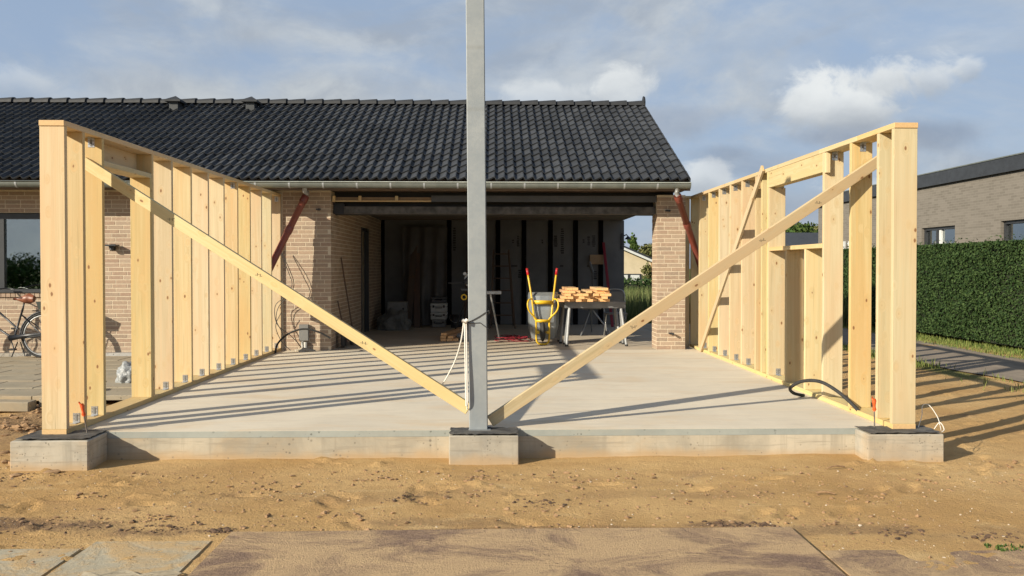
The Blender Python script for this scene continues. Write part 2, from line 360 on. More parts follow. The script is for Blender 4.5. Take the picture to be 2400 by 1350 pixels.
treem = leafmat('tree_leaf', (.03, .07, .015), (.09, .125, .03))
treem2 = leafmat('olive_leaf', (.07, .085, .025), (.14, .13, .05))
grassm = leafmat('grass_blade', (.08, .13, .025), (.20, .21, .065))
meadowm = leafmat('meadow_grass', (.06, .10, .03), (.19, .20, .08))

# ------------------------------------------------------------------ object helpers
_wm = {}
def WM(o):
    if o.name in _wm: return _wm[o.name]
    bs = Matrix.LocRotScale(o.location, o.rotation_euler, o.scale)
    r = WM(o.parent) @ o.matrix_parent_inverse @ bs if o.parent else bs
    _wm[o.name] = r
    return r
def tag(o, label=None, cat=None, group=None, kind=None):
    if label: o['label'] = label
    if cat: o['category'] = cat
    if group: o['group'] = group
    if kind: o['kind'] = kind
    return o
def thing(name, label, cat, loc=(0, 0, 0), group=None):
    o = bpy.data.objects.new(name, None); o.empty_display_size = .1; o.location = loc; COL.objects.link(o)
    return tag(o, label, cat, group)
def put(name, me, parent=None, loc=(0, 0, 0), rot=(0, 0, 0), kind=None):
    """link mesh data as an object; loc/rot are world values, also for children"""
    o = bpy.data.objects.new(name, me); COL.objects.link(o)
    o.location = loc; o.rotation_euler = rot
    if parent is not None:
        o.parent = parent; o.matrix_parent_inverse = WM(parent).inverted()
    if kind: o['kind'] = kind
    return o
def mk(name, bm, mat, smooth=False):
    me = bpy.data.meshes.new(name)
    bm.normal_update(); bm.to_mesh(me); bm.free()
    me.materials.append(mat)
    if smooth:
        me.polygons.foreach_set('use_smooth', [True]*len(me.polygons))
    return me
def obj(name, bm, mat, parent=None, loc=(0, 0, 0), rot=(0, 0, 0), kind=None, smooth=False):
    return put(name, mk(name, bm, mat, smooth), parent, loc, rot, kind)
def box(bm, x0, x1, y0, y1, z0, z1, bev=0):
    vs = [bm.verts.new(p) for p in ((x0,y0,z0),(x1,y0,z0),(x1,y1,z0),(x0,y1,z0),(x0,y0,z1),(x1,y0,z1),(x1,y1,z1),(x0,y1,z1))]
    fs = [bm.faces.new([vs[i] for i in q]) for q in ((0,3,2,1),(4,5,6,7),(0,1,5,4),(1,2,6,5),(2,3,7,6),(3,0,4,7))]
    if bev:
        es = list({e for f in fs for e in f.edges})
        bmesh.ops.bevel(bm, geom=es, offset=bev, segments=1, affect='EDGES')
    return vs
def B(*boxes, bev=0):
    bm = bmesh.new()
    for q in boxes: box(bm, *q, bev=bev)
    return bm
def tube(bm, pts, r, seg=8, closed=False, cap=True):
    pts = [Vector(p) for p in pts]; n = len(pts); rings = []
    rr = r if isinstance(r, (list, tuple)) else [r]*n
    up = None
    for i, p in enumerate(pts):
        a = pts[(i-1) % n] if (closed or i > 0) else p; c = pts[(i+1) % n] if (closed or i < n-1) else p
        d = (c-a).normalized()
        if up is None:
            up = Vector((0, 0, 1)) if abs(d.z) < .9 else Vector((1, 0, 0))
        sx = d.cross(up)
        if sx.length < 1e-4: sx = d.cross(Vector((0, 1, .1)))
        sx.normalize(); up = sx.cross(d).normalized()
        rings.append([bm.verts.new(p + sx*math.cos(2*math.pi*k/seg)*rr[i] + up*math.sin(2*math.pi*k/seg)*rr[i]) for k in range(seg)])
    m = n if closed else n-1
    for i in range(m):
        A, C = rings[i], rings[(i+1) % n]
        for k in range(seg):
            bm.faces.new((A[k], A[(k+1) % seg], C[(k+1) % seg], C[k]))
    if cap and not closed:
        bm.faces.new(rings[0]); bm.faces.new(rings[-1][::-1])
def TB(*tubes, seg=8):
    bm = bmesh.new()
    for pts, r in tubes: tube(bm, pts, r, seg)
    return bm
def spline(pts, n=8):
    pts = [Vector(p) for p in pts]; out = []
    for i in range(len(pts)-1):
        p0 = pts[max(i-1, 0)]; p1 = pts[i]; p2 = pts[i+1]; p3 = pts[min(i+2, len(pts)-1)]
        for k in range(n):
            s = k/n
            out.append(.5*((2*p1)+(p2-p0)*s+(2*p0-5*p1+4*p2-p3)*s*s+(3*p1-p0-3*p2+p3)*s**3))
    out.append(pts[-1]); return out
def prism(bm, poly, y0, y1, axis='y'):
    """extrude a 2-D polygon (a,b) along an axis: y -> (a,y,b), x -> (x,a,b)"""
    f = (lambda a, b, v: (a, v, b)) if axis == 'y' else ((lambda a, b, v: (v, a, b)) if axis == 'x' else (lambda a, b, v: (a, b, v)))
    A = [bm.verts.new(f(a, b_, y0)) for a, b_ in poly]; C = [bm.verts.new(f(a, b_, y1)) for a, b_ in poly]
    n = len(poly); bm.faces.new(A); bm.faces.new(C[::-1])
    for i in range(n): bm.faces.new((A[i], C[i], C[(i+1) % n], A[(i+1) % n]))
    bmesh.ops.recalc_face_normals(bm, faces=bm.faces)
_bd = {}
def board(name, parent, a, b, wd, width, thick, mat=spruce, bev=.002):
    """a plank from a to b; its local z runs along the grain, local x along wd"""
    a, b = Vector(a), Vector(b); L = (b-a).length; z = (b-a).normalized()
    x = Vector(wd); x = (x - z*x.dot(z)).normalized(); y = z.cross(x)
    key = (round(L, 3), round(width, 3), round(thick, 3), mat.name)
    if key not in _bd:
        _bd[key] = mk('board', B((-width/2, width/2, -thick/2, thick/2, 0, L), bev=bev), mat)
    rot = Matrix((x, y, z)).transposed().to_euler()
    return put(name, _bd[key], parent, a, rot)
# value noise for relief
def _h(ix, iy, s):
    n = (ix*374761393 + iy*668265263 + s*982451653) & 0x7fffffff
    n = ((n ^ (n >> 13))*1274126177) & 0x7fffffff
    return ((n ^ (n >> 16)) & 0xffff)/65535.0
def vn(x, y, s=0):
    ix = np.floor(x).astype(np.int64); iy = np.floor(y).astype(np.int64); fx = x-ix; fy = y-iy
    u = fx*fx*(3-2*fx); v = fy*fy*(3-2*fy)
    return (_h(ix, iy, s)*(1-u)+_h(ix+1, iy, s)*u)*(1-v)+(_h(ix, iy+1, s)*(1-u)+_h(ix+1, iy+1, s)*u)*v
def fbm(x, y, s=0, o=4):
    t_ = 0; a = .5; f = 1
    for k in range(o): t_ = t_+a*vn(x*f+17*k, y*f-9*k, s+k); a *= .5; f *= 2.03
    return t_
def sst(x, a, b_): q = np.clip((x-a)/(b_-a), 0, 1); return q*q*(3-2*q)

# ================================================================== GROUND
_pr = random.Random(12)
PRINTS = []
for k_ in range(9): PRINTS += [(-2.9+.62*k_+_pr.uniform(-.05, .05), 5.85+.10*(-1)**k_+.05*k_, .1+_pr.uniform(-.2, .2))]
for k_ in range(7): PRINTS += [(1.9+.35*k_+_pr.uniform(-.05, .05), 5.35+.26*k_+.11*(-1)**k_, .8+_pr.uniform(-.2, .2))]
for k_ in range(12): PRINTS += [(_pr.uniform(-4.2, 4.5), _pr.uniform(5.3, 6.7), _pr.uniform(0, 3.1))]
def gheight(x, y):
    x = np.asarray(x, float); y = np.asarray(y, float)
    z = -0.225 + 0*x
    rel = .045*(fbm(x*.7, y*.7, 1, 3)-.47) + .016*(fbm(x*3.1, y*3.3, 5, 3)-.47) + .009*(fbm(x*13, y*13, 9, 2)-.45)
    lump = np.clip(fbm(x*9, y*11, 21, 3)-.56, 0, 1)*.16*sst(fbm(x*.9, y*1.4, 41, 3), .42, .6)
    for px_, py_, an in PRINTS:
        ca, sa = math.cos(an), math.sin(an); u = ((x-px_)*ca+(y-py_)*sa)/.15; v_ = (-(x-px_)*sa+(y-py_)*ca)/.055
        q = np.sqrt(u*u+v_*v_); z = z-.016*sst(-q, -1.05, -.75)+.008*np.exp(-((q-1.25)/.22)**2)
    near = np.exp(-((np.clip(y-7.0, 0, 99))/12)**2)
    z = z + (rel+lump)*(.35+.65*near)
    # churned topsoil left of the left wall
    z = z + sst(-x, 3.9, 4.5)*sst(y, 6.8, 8.2)*sst(-y, -14.5, -13.5)*(.04+.10*(fbm(x*4, y*4, 31, 4)-.45))
    # under the slab, the footings and the house
    ins = sst(x, -3.72, -3.5)*sst(-x, -3.44, -3.3)*sst(y, 7.25, 7.45)
    z = z*(1-ins) + ins*(-.45)
    hs = sst(y, 14.1, 14.3)*sst(-y, -21.6, -21.3)*sst(-x, -3.2, -3.0)
    z = z*(1-hs) + hs*(-.45)
    z = np.where(np.hypot(x, y) > 60, z - .0, z)
    return z
xs = np.concatenate([-np.geomspace(8.2, 500, 34)[::-1], np.arange(-7.6, 8.6, .036), np.geomspace(9.0, 500, 34)])
ys = np.concatenate([-np.geomspace(1, 300, 18)[::-1], np.arange(-.5, 3.6, .5), np.arange(3.7, 9.2, .030), np.arange(9.25, 22, .16), np.geomspace(22.3, 700, 50)])
GX, GY = np.meshgrid(xs, ys); GZ = gheight(GX, GY)
nx, ny = len(xs), len(ys)
me = bpy.data.meshes.new('ground')
me.from_pydata(np.stack([GX.ravel(), GY.ravel(), GZ.ravel()], 1).tolist(), [],
               [(j*nx+i, j*nx+i+1, (j+1)*nx+i+1, (j+1)*nx+i) for j in range(ny-1) for i in range(nx-1)])
me.polygons.foreach_set('use_smooth', [True]*len(me.polygons)); me.materials.append(sandm)
turf = np.maximum.reduce([sst(GY, 21.8, 23), sst(GX, 8.8, 9.3), sst(-GX, 11, 13), sst(-GY, 14, 20), sst(GX, 3.7, 4.5)*sst(GY, 15.5, 17)*sst(-GX, -6.9, -6.5)])
turf = np.maximum(turf, .55*sst(GX, 6.0, 6.7)*sst(-GX, -7.3, -6.9)*sst(GY, 11, 12.2))
a_ = me.attributes.new('turf', 'FLOAT', 'POINT'); a_.data.foreach_set('value', turf.ravel().astype(np.float32))
mould = sst(-GX, 3.8, 4.3)*sst(GY, 6.3, 8.5)*.75*sst(fbm(GX*1.5, GY*1.5, 77, 4), .3, .55)
for cx_, cy_, rx, ry, st in ((-2.9, 5.35, .9, .20, .9), (-1.9, 5.2, .5, .10, .6), (-.4, 5.35, .9, .12, .45), (.2, 5.2, 1.6, .07, .55), (1.35, 5.25, .35, .10, .85), (2.2, 5.15, .6, .14, .6), (3.2, 5.0, .8, .2, .35), (-.9, 6.0, 1.6, .25, .22), (1.6, 6.0, 1.5, .2, .22), (-4.4, 5.6, .9, .6, .5)):
    q = 1-np.hypot((GX-cx_)/rx, (GY-cy_)/ry)+1.1*(fbm(GX*4, GY*6, 51, 4)-.47)
    mould = np.maximum(mould, st*sst(q, .05, .6))
a_ = me.attributes.new('mould', 'FLOAT', 'POINT'); a_.data.foreach_set('value', mould.ravel().astype(np.float32))
put('ground', me, kind='structure')
def gz(x, y): return float(gheight(np.array([x]), np.array([y]))[0])

# pebbles and clods strewn over the sand, too many to count
def scatter(name, n, mat, area, smin, smax, seed, flat=.6, clusters=0, dens=None, at=None):
    rs = np.random.RandomState(seed)
    ico = bmesh.new(); bmesh.ops.create_icosphere(ico, subdivisions=1, radius=1)
    bv = np.array([v.co[:] for v in ico.verts]); bf = [[v.index for v in f.verts] for f in ico.faces]; ico.free()
    if at:
        cc = np.array(at); k = rs.randint(0, len(at), n); px = cc[k, 0]+rs.normal(0, 1, n)*cc[k, 2]; py = cc[k, 1]+rs.normal(0, 1, n)*cc[k, 2]*.5
    elif clusters:
        cc = np.stack([rs.uniform(area[0], area[1], clusters), rs.uniform(area[2], area[3], clusters)], 1)
        k = rs.randint(0, clusters, n); sp_ = rs.uniform(.04, .42, clusters)[k]
        px = cc[k, 0]+rs.normal(0, 1, n)*sp_*1.6; py = cc[k, 1]+rs.normal(0, 1, n)*sp_*.6
    else:
        px = rs.uniform(area[0], area[1], n); py = rs.uniform(area[2], area[3], n)
    keep = ~((px > -3.8) & (px < 3.65) & (py > 6.75)); keep &= ~((px > -1.6) & (px < 1.85) & (py < 5.16))
    px, py = px[keep], py[keep]; n = len(px)
    pz = gheight(px, py)
    V = []; Fc = []
    sz = smin*(smax/smin)**(rs.uniform(0, 1, n)**2.2)
    for i in range(n):
        q = bv*(1+rs.uniform(-.42, .42, (len(bv), 1)))*sz[i]*np.array([rs.uniform(.7, 1.5), rs.uniform(.7, 1.3), flat*rs.uniform(.7, 1.2)])
        a = rs.uniform(0, 6.28); ca, sa = math.cos(a), math.sin(a)
        q = np.stack([q[:, 0]*ca-q[:, 1]*sa+px[i], q[:, 0]*sa+q[:, 1]*ca+py[i], q[:, 2]+pz[i]+sz[i]*.15], 1)
        o = len(V); V.extend(q.tolist()); Fc.extend([[o+j for j in f] for f in bf])
    me = bpy.data.meshes.new(name); me.from_pydata(V, [], Fc); me.materials.append(mat)
    return put(name, me, kind='stuff')
clodm = plain('dark_clod', (.36, .225, .115), (.22, .135, .07), 30, .95, bmp=.5)
stonem = plain('pale_flint', (.58, .50, .39), (.40, .31, .21), 25, .7)
tag(scatter('soil_clods', 5200, clodm, (-5, 5, 4.0, 7.0), .003, .019, 3, clusters=150), 'crumbled brown clods strewn over the sand in front of the slab', 'soil')
darkclod = plain('damp_clod', (.14, .085, .05), (.08, .05, .032), 30, .95, bmp=.5)
tag(scatter('damp_soil', 900, darkclod, None, .004, .018, 6, at=[(-2.2, 7.0, .06), (-1.15, 7.05, .06), (-.95, 7.02, .08), (-3.0, 5.35, .22), (-2.5, 5.3, .16), (-2.0, 5.28, .10), (-.6, 5.9, .08), (.3, 5.75, .10), (1.35, 5.25, .10), (1.6, 5.22, .08), (-1.62, 5.2, .05), (2.35, 5.05, .12), (2.9, 5.0, .10), (-3.9, 6.75, .10), (2.45, 6.85, .05)]), 'dark damp soil crumbs lying in patches on the sand', 'soil')
tag(scatter('gravel', 1500, stonem, (-5, 6, 4.0, 7.1), .0025, .010, 4), 'small pale pebbles scattered across the sandy ground', 'gravel')
tag(scatter('turned_soil', 700, clodm, (-5.6, -3.75, 6.9, 9.6), .01, .06, 5, clusters=30), 'lumpy turned soil left of the timber wall', 'soil')

# ================================================================== SLAB, FOOTINGS
obj('concrete_slab', B((-3.62, 3.48, 7.18, 14.075, -.052, 0)), slabm, kind='structure')
sl_o = bpy.data.objects['concrete_slab']
obj('slab_edge', B((-3.6, 3.46, 7.174, 7.179, -.052, -.002)), edgem, sl_o)
obj('foundation_wall', B((-3.61, 3.47, 7.168, 7.6, -.6, -.053)), foundm, sl_o)
for nm, x0, x1, y0, label in (('left', -3.735, -3.14, 6.82, 'concrete footing block under the end of the left timber wall'),
                              ('mid', -.365, .19, 6.935, 'concrete footing block under the steel post'),
                              ('right', 2.985, 3.60, 6.89, 'concrete footing block under the end of the right timber wall')):
    bm = B((x0, x1, y0, 7.166, -.55, -.003), bev=.008)
    for v_ in bm.verts: v_.co += Vector((random.uniform(-.004, .004), random.uniform(-.004, .004), random.uniform(-.002, .001)))
    o = tag(obj('concrete_footing', bm, footm), label, 'footing', 'footings along the slab front')
def felt(x0, x1, y0, y1, label, seed):
    rs = random.Random(seed); bm = bmesh.new(); nx_, ny_ = 18, 8; g_ = []
    for j in range(ny_+1):
        row = []
        for i in range(nx_+1):
            u, v_ = i/nx_, j/ny_
            e = max(abs(u-.5), abs(v_-.5))*2
            row.append(bm.verts.new((x0+(x1-x0)*u+rs.uniform(-.008, .008), y0+(y1-y0)*v_+rs.uniform(-.01, .01), .003+.012*max(0, e-.55)*rs.uniform(.2, 1.6)+rs.uniform(0, .002))))
        g_.append(row)
    for j in range(ny_):
        for i in range(nx_): bm.faces.new((g_[j][i], g_[j][i+1], g_[j+1][i+1], g_[j+1][i]))
    ext = bmesh.ops.extrude_face_region(bm, geom=list(bm.faces))
    for v_ in [e for e in ext['geom'] if isinstance(e, bmesh.types.BMVert)]: v_.co.z += .0035
    bmesh.ops.recalc_face_normals(bm, faces=bm.faces)
    tag(obj('bitumen_sheet', bm, bitumen), label, 'felt', 'felt strips on the footings')
felt(-3.70, -3.16, 6.84, 7.20, 'black bitumen felt lying on the left footing', 1)
felt(-.36, .185, 6.945, 7.22, 'black bitumen felt under the steel post', 2)
felt(3.0, 3.59, 6.90, 7.20, 'black bitumen felt lying on the right footing', 3)

# ================================================================== TIMBER WALLS
def bracket_mesh(flip):
    bm = bmesh.new(); s = -1 if flip else 1
    box(bm, -.028, .028, -.0028, 0, 0, s*.078) if not flip else box(bm, -.028, .028, -.0028, 0, -.078, 0)
    box(bm, -.028, .028, -.075, -.003, (0 if not flip else -.003), (.003 if not flip else 0))
    me_ = mk('angle_bracket', bm, bracketm)
    bm = bmesh.new()
    z0, z1 = (.012, .068) if not flip else (-.068, -.012)
    box(bm, -.007, .007, -.0075, -.003, z0, z1); 
    for q in (-.018, .018):
        for zz in (.3, .8): box(bm, q-.004, q+.004, -.0045, -.003, z0+(z1-z0)*zz-.004, z0+(z1-z0)*zz+.004)
    rib = mk('bracket_rib', bm, greybox)
    return me_, rib
BR = {False: bracket_mesh(False), True: bracket_mesh(True)}
def bracket(stud, x, y, z, flip=False):
    o = put('angle_bracket', BR[flip][0], stud, (x, y-.0005, z))
    # nail heads and rib are of one piece with the bracket
    o.data.materials.clear() if False else None
    return o
for f in (False, True):                       # merge the ribs into the bracket mesh as a second material
    me_, rib = BR[f]; bm = bmesh.new(); bm.from_mesh(me_); k = len(bm.faces); bm.from_mesh(rib)
    bm.faces.ensure_lookup_table()
    for q in list(bm.faces)[k:]: q.material_index = 1
    bm.to_mesh(me_); bm.free(); me_.materials.append(greybox)

XL, XR, T_ = -3.408, 3.268, .045
WL = thing('timber_wall_frame', 'pale spruce stud wall on the left side of the slab, gap after third stud', 'wall frame', (-3.505, 7.04, 0), 'timber stud walls')
cxl = XL-.0975
board('bottom_plate', WL, (cxl, 7.04, .0235), (cxl, 14.07, .0235), (1, 0, 0), .195, .045)
board('top_plate', WL, (cxl, 7.036, 2.4785), (cxl, 11.2, 2.4785), (1, 0, 0), .197, .044)
board('top_plate', WL, (cxl, 11.202, 2.4785), (cxl, 14.07, 2.4785), (1, 0, 0), .197, .044)
def stud(parent, cx_, y, z0=.0465, z1=2.4555, nm='stud', tilt=0):
    return board(nm, parent, (cx_, y+T_/2, z0), (cx_+tilt, y+T_/2, z1), (1, 0, 0), .195, T_)
LY = [7.045, 7.35, 7.705, 8.81, 9.335, 9.92, 10.51, 11.11, 11.70, 12.29, 12.88, 13.45, 14.025]
for i, y in enumerate(LY):
    s_ = stud(WL, cxl+random.uniform(-.001, .001), y)
    if i in (1, 2) or i >= 4: bracket(s_, XL-.075+random.uniform(-.008, .008), y, .0475)
    if i in (2, 8, 12): bracket(s_, XL-.06-.03*(i == 2), y, 2.4545, True)
stud(WL, cxl, 8.763, z1=2.219, nm='jack_stud')
board('lintel_plate', WL, (cxl, 7.752, 2.2425), (cxl, 8.808, 2.2425), (1, 0, 0), .193, .045)
board('lintel_board', WL, (XL-.170, 7.752, 2.361), (XL-.170, 8.808, 2.361), (0, 0, 1), .189, .045)

WR = thing('timber_wall_frame', 'pale spruce stud wall on the right side of the slab, with window opening', 'wall frame', (3.366, 7.09, 0), 'timber stud walls')
cxr = XR+.0975
board('bottom_plate', WR, (cxr, 7.085, .0235), (cxr, 14.6, .0235), (1, 0, 0), .195, .045)
for a, c_ in ((7.082, 7.83), (7.833, 8.74), (8.743, 11.9), (11.903, 14.62)):
    board('top_plate', WR, (cxr, a, 2.4985), (cxr, c_, 2.4985), (1, 0, 0), .197, .044)
RY = [7.09, 7.37, 7.945, 8.61, 10.62, 10.87, 11.49, 12.07, 12.665, 13.28, 13.90, 14.50]
for i, y in enumerate(RY):
    s_ = stud(WR, cxr+random.uniform(-.001, .001), y, z1=2.4755)
    if i in (2, 3) or 6 <= i <= 10: bracket(s_, XR+(.105 if i < 4 else .07), y, 2.4745, True)
    if 6 <= i <= 10: bracket(s_, XR+.09, y, .0475)
s_ = stud(WR, cxr, 10.345, z1=2.281, nm='jack_stud'); bracket(s_, XR+.115, 10.345, .0475)
stud(WR, cxr, 10.392, z1=2.4755)
for y in (9.115, 9.715): stud(WR, cxr, y, z1=1.5275, nm='short_stud')
stud(WR, cxr, 10.298, z1=1.5275, nm='short_stud') if False else None
board('window_sill_plate', WR, (cxr-.004, 8.657, 1.5515), (cxr-.004, 10.342, 1.5515), (1, 0, 0), .195, .045)
board('lintel_board', WR, (XR+.023, 8.657, 2.379), (XR+.023, 10.390, 2.379), (0, 0, 1), .190, .045)
board('lintel_board', WR, (XR+.085, 8.657, 2.379), (XR+.085, 10.390, 2.379), (0, 0, 1), .190, .045)
board('cleat', WR, (XR+.0225, 8.585, 2.27), (XR+.0225, 8.585, 2.47), (1, 0, 0), .045, .045)
board('return_plate', WR, (3.02, 14.555, 2.4985), (3.266, 14.555, 2.4985), (0, 1, 0), .12, .044)
board('return_stud', WR, (3.205, 14.555, .001), (3.205, 14.555, 2.475), (1, 0, 0), .095, .045)

# braces
def stamp(parent, p, u, nrm, n=5):
    """small illegible grading stamp: dark strokes on the face of a board"""
    p, u, nrm = Vector(p), Vector(u).normalized(), Vector(nrm).normalized(); v_ = nrm.cross(u).normalized()
    bm = bmesh.new(); rs = random.Random(p.x*100)
    for k in range(n):
        c0 = p+u*(k-n/2)*.013+v_*rs.uniform(-.008, .008); a, b_ = (.0018, .012) if k % 2 else (.005, .0018)
        q = [c0+u*a*sx+v_*b_*sy+nrm*.0015 for sx, sy in ((-1, -1), (1, -1), (1, 1), (-1, 1))]
        bm.faces.new([bm.verts.new(z) for z in q])
    return obj('stamp', bm, MATS['print_ink'], parent)
la, lb = Vector((-3.55, 7.679, 2.245)), Vector((-.214, 7.215, .166))
bl = board('diagonal_brace', None, la, lb, (0, 0, 1), .095, .045)
tag(bl, 'long diagonal timber brace from left stud wall down to the steel post foot', 'brace', 'long diagonal braces')
ra, rb = Vector((3.53, 7.919, 2.322)), Vector((-.040, 7.235, .060))
br_ = board('diagonal_brace', None, ra, rb, (0, 0, 1), .095, .045)
tag(br_, 'long diagonal timber brace from right stud wall down to the steel post foot', 'brace', 'long diagonal braces')
for ob_, a, b_, ts in ((bl, la, lb, (.24, .47, .74)), (br_, ra, rb, (.18, .33, .66))):
    u = (b_-a).normalized(); w_ = Vector((0, 0, 1)); w_ = (w_-u*w_.dot(u)).normalized(); nr = u.cross(w_)
    if nr.y > 0: nr = -nr
    for t0 in ts: stamp(ob_, a+(b_-a)*t0+nr*.0228, u+w_*.5, nr)
o = board('wall_brace', None, (3.243, 10.52, 2.535), (3.243, 13.70, .012), (0, .62, .78), .09, .03)
tag(o, 'thin slanting brace nailed across the far right studs', 'brace')

# ================================================================== STEEL POST
P_ = thing('steel_post', 'tall square galvanised steel post in the middle of the slab edge', 'post', (-.134, 7.205, 0))
bm = B((-.075, .075, -.075, .075, .008, 4.13), bev=.006)
obj('column', bm, galvp, P_, (-.134, 7.205, 0), (0, R(-.42), 0))
obj('base_plate', B((-.215, -.055+.02, 7.115, 7.31, .0075, .0095)), galv, P_)
# thin strap wound round it
zs = .92
tube_pts = [(-.219, 7.124, .885), (-.135, 7.124, .93), (-.049, 7.124, .985), (-.049, 7.286, .95), (-.219, 7.286, .90)]
tag(obj('tie_wire', TB((tube_pts, .0035), ([(-.219, 7.1235, .88), (-.12, 7.1235, .885), (-.049, 7.1235, .83)], .0025)), black), 'thin black wire tied round the steel post', 'wire')
# white cables hanging from the tie
ca = spline([(-.232, 7.11, .90), (-.228, 7.108, .65), (-.224, 7.10, .40), (-.222, 7.10, .24), (-.225, 7.12, .18)], 6)
cb_ = spline([(-.245, 7.11, .90), (-.240, 7.105, .60), (-.236, 7.10, .35), (-.232, 7.10, .21)], 6)
cc_ = spline([(-.250, 7.12, .91), (-.275, 7.17, .74), (-.33, 7.28, .56), (-.41, 7.36, .40), (-.47, 7.42, .30), (-.47, 7.50, .22)], 6)
tag(obj('white_cable', TB((ca, .0065), (cb_, .0065), (cc_, .0065), ([(-.262, 7.10, .905), (-.238, 7.09, .895), (-.225, 7.10, .91)], .016)), whitec, smooth=True), 'bundle of white cables hanging beside the steel post', 'cable')

# orange marking pins on the footings
def pin(x, y, lean, label):
    t_ = thing('marking_pin', label, 'pin', (x, y, 0), 'orange marking pins')
    top = Vector((x+lean[0], y+lean[1], .215))
    obj('rod', TB(([(x, y, .0), top], .006)), plain('rusty_rod', (.16, .12, .09), (.22, .2, .18), 30, .6, .5) if 'rusty_rod' not in MATS else MATS['rusty_rod'], t_)
    d = (top-Vector((x, y, 0))).normalized()
    bm = bmesh.new()
    tube(bm, [top-d*.075, top-d*.06, top-d*.04, top-d*.02, top+d*.012, top+d*.03], [.008, .017, .011, .012, .017, .011], 10)
    tube(bm, [top+d*.02+Vector((-.012, 0, 0)), top+d*.045+Vector((-.018, -.004, 0))], [.008, .005], 6)
    obj('orange_cap', bm, orange, t_, smooth=True)
pin(-3.268, 7.09, (-.038, 0), 'orange capped marking pin on the left footing')
pin(3.155, 7.165, (-.004, 0), 'orange capped marking pin on the right footing')

# conduits
c1 = spline([(3.19, 8.93, .012), (3.05, 8.83, .05), (2.955, 8.65, .13), (2.99, 8.42, .225), (3.07, 8.18, .255), (3.15, 7.98, .20), (3.24, 7.85, .10), (3.31, 7.76, .0)], 7)
tag(obj('conduit_pipe', TB((c1, .0165), seg=10), rubber, smooth=True), 'bent black conduit looping out of the slab by the right wall', 'pipe', 'black conduits')
c2 = spline([(-3.395, 13.62, .005), (-3.36, 13.62, .15), (-3.20, 13.62, .30), (-2.98, 13.64, .375), (-2.76, 13.66, .335), (-2.56, 13.70, .225)], 7)
tag(obj('conduit_pipe', TB((c2, .015), seg=10), rubber, smooth=True), 'black conduit arching over the slab by the left brick wall', 'pipe', 'black conduits')
c3 = spline([(3.50, 7.12, .01), (3.56, 7.18, .10), (3.60, 7.25, .17), (3.64, 7.22, .18), (3.66, 7.12, .10), (3.65, 7.05, .03), (3.63, 7.0, .01)], 6)
c3b = spline([(3.60, 7.05, .012), (3.63, 7.02, .07), (3.65, 6.99, .02), (3.61, 6.96, .0)], 6)
tag(obj('white_cable', TB((c3, .003), (c3b, .0035)), whitec, smooth=True), 'thin white cables sprouting beside the right footing', 'cable')

# ================================================================== HOUSE
YH = 14.08
H = thing('house', 'brick bungalow with dark tiled roof and open garage bay', 'house', (0, YH, 0))
# ---- brickwork
_bk = {}
def brickmesh(wd, axis):
    k = (round(wd, 3), axis)
    if k not in _bk:
        hw, hh_ = wd/2, .0275
        bm = bmesh.new(); d = .02; c_ = .0015
        vs = [(-hw, d, -hh_), (hw, d, -hh_), (hw, d, hh_), (-hw, d, hh_), (-hw, c_, -hh_), (hw, c_, -hh_), (hw, c_, hh_), (-hw, c_, hh_), (-hw+c_, 0, -hh_+c_), (hw-c_, 0, -hh_+c_), (hw-c_, 0, hh_-c_), (-hw+c_, 0, hh_-c_)]
        if axis == 'x': vs = [(y, -x, z) for x, y, z in vs]      # face looks along -x
        if axis == 'X': vs = [(-y, x, z) for x, y, z in vs]      # face looks along +x
        V = [bm.verts.new(v_) for v_ in vs]
        for q in ((0, 1, 5, 4), (1, 2, 6, 5), (2, 3, 7, 6), (3, 0, 4, 7), (4, 5, 9, 8), (5, 6, 10, 9), (6, 7, 11, 10), (7, 4, 8, 11), (8, 9, 10, 11)):
            bm.faces.new([V[i] for i in q])
        _bk[k] = mk('brick', bm, brickm)
    return _bk[k]
def courses(u0, u1, z0, z1, seed):
    """list of (centre u, z, width) of bricks in a running bond"""
    rs = random.Random(seed); out = []; nz_ = int((z1-z0)/.0667+.4)
    for k in range(nz_):
        z = z0+.0667*(k+.5)-.006
        off = (0, .12, .06, .18)[k % 4]+rs.choice((0, 0, .06))
        u = u0-off
        while u < u1-.02:
            a, b_ = max(u, u0), min(u+.228, u1)
            if b_-a > .035: out.append(((a+b_)/2, z, b_-a))
            u += .24
    return out
indiv, restb = [], []
def lay(parent, plane, axis, u0, u1, z0, z1, seed, single):
    for u, z, wd in courses(u0, u1, z0, z1, seed):
        wd = round(wd/.006)*.006
        jit = random.uniform(-.001, .0005)
        loc = (u, plane+jit, z) if axis == 'y' else (plane+jit, u, z)
        (indiv if single else restb).append((parent, brickmesh(wd, axis), loc))
fw_ = obj('front_wall', B((-12.5, -9.3, YH+.003, YH+.35, -.4, 2.56), (-9.3, -7.0, YH+.003, YH+.35, -.4, .93), (-9.3, -7.0, YH+.003, YH+.35, 2.20, 2.56), (-7.0, -2.623, YH+.003, YH+.35, -.4, 2.56)), mortarm, H)
lay(fw_, YH, 'y', -3.38, -2.625, .004, 2.55, 1, True)
lay(fw_, YH, 'y', -6.32, -5.62, -.06, 2.55, 2, True)
for u0, u1, z0, z1, sd in ((-7.0, -6.332, -.06, 2.55, 3), (-5.608, -3.62, -.06, 2.55, 4), (-9.3, -7.012, 2.205, 2.55, 5), (-9.3, -7.012, -.06, .86, 6), (-12.5, -9.312, -.06, 2.55, 7)):
    lay(fw_, YH, 'y', u0, u1, z0, z1, sd, False)
pil = obj('brick_pillar', B((2.623, 3.082, YH+.003, YH+.44, -.4, 2.5)), mortarm, H)
lay(pil, YH, 'y', 2.622, 3.084, .004, 2.5, 11, True)
lay(pil, 2.62, 'x', YH+.004, YH+.44, .004, 2.19, 12, False)
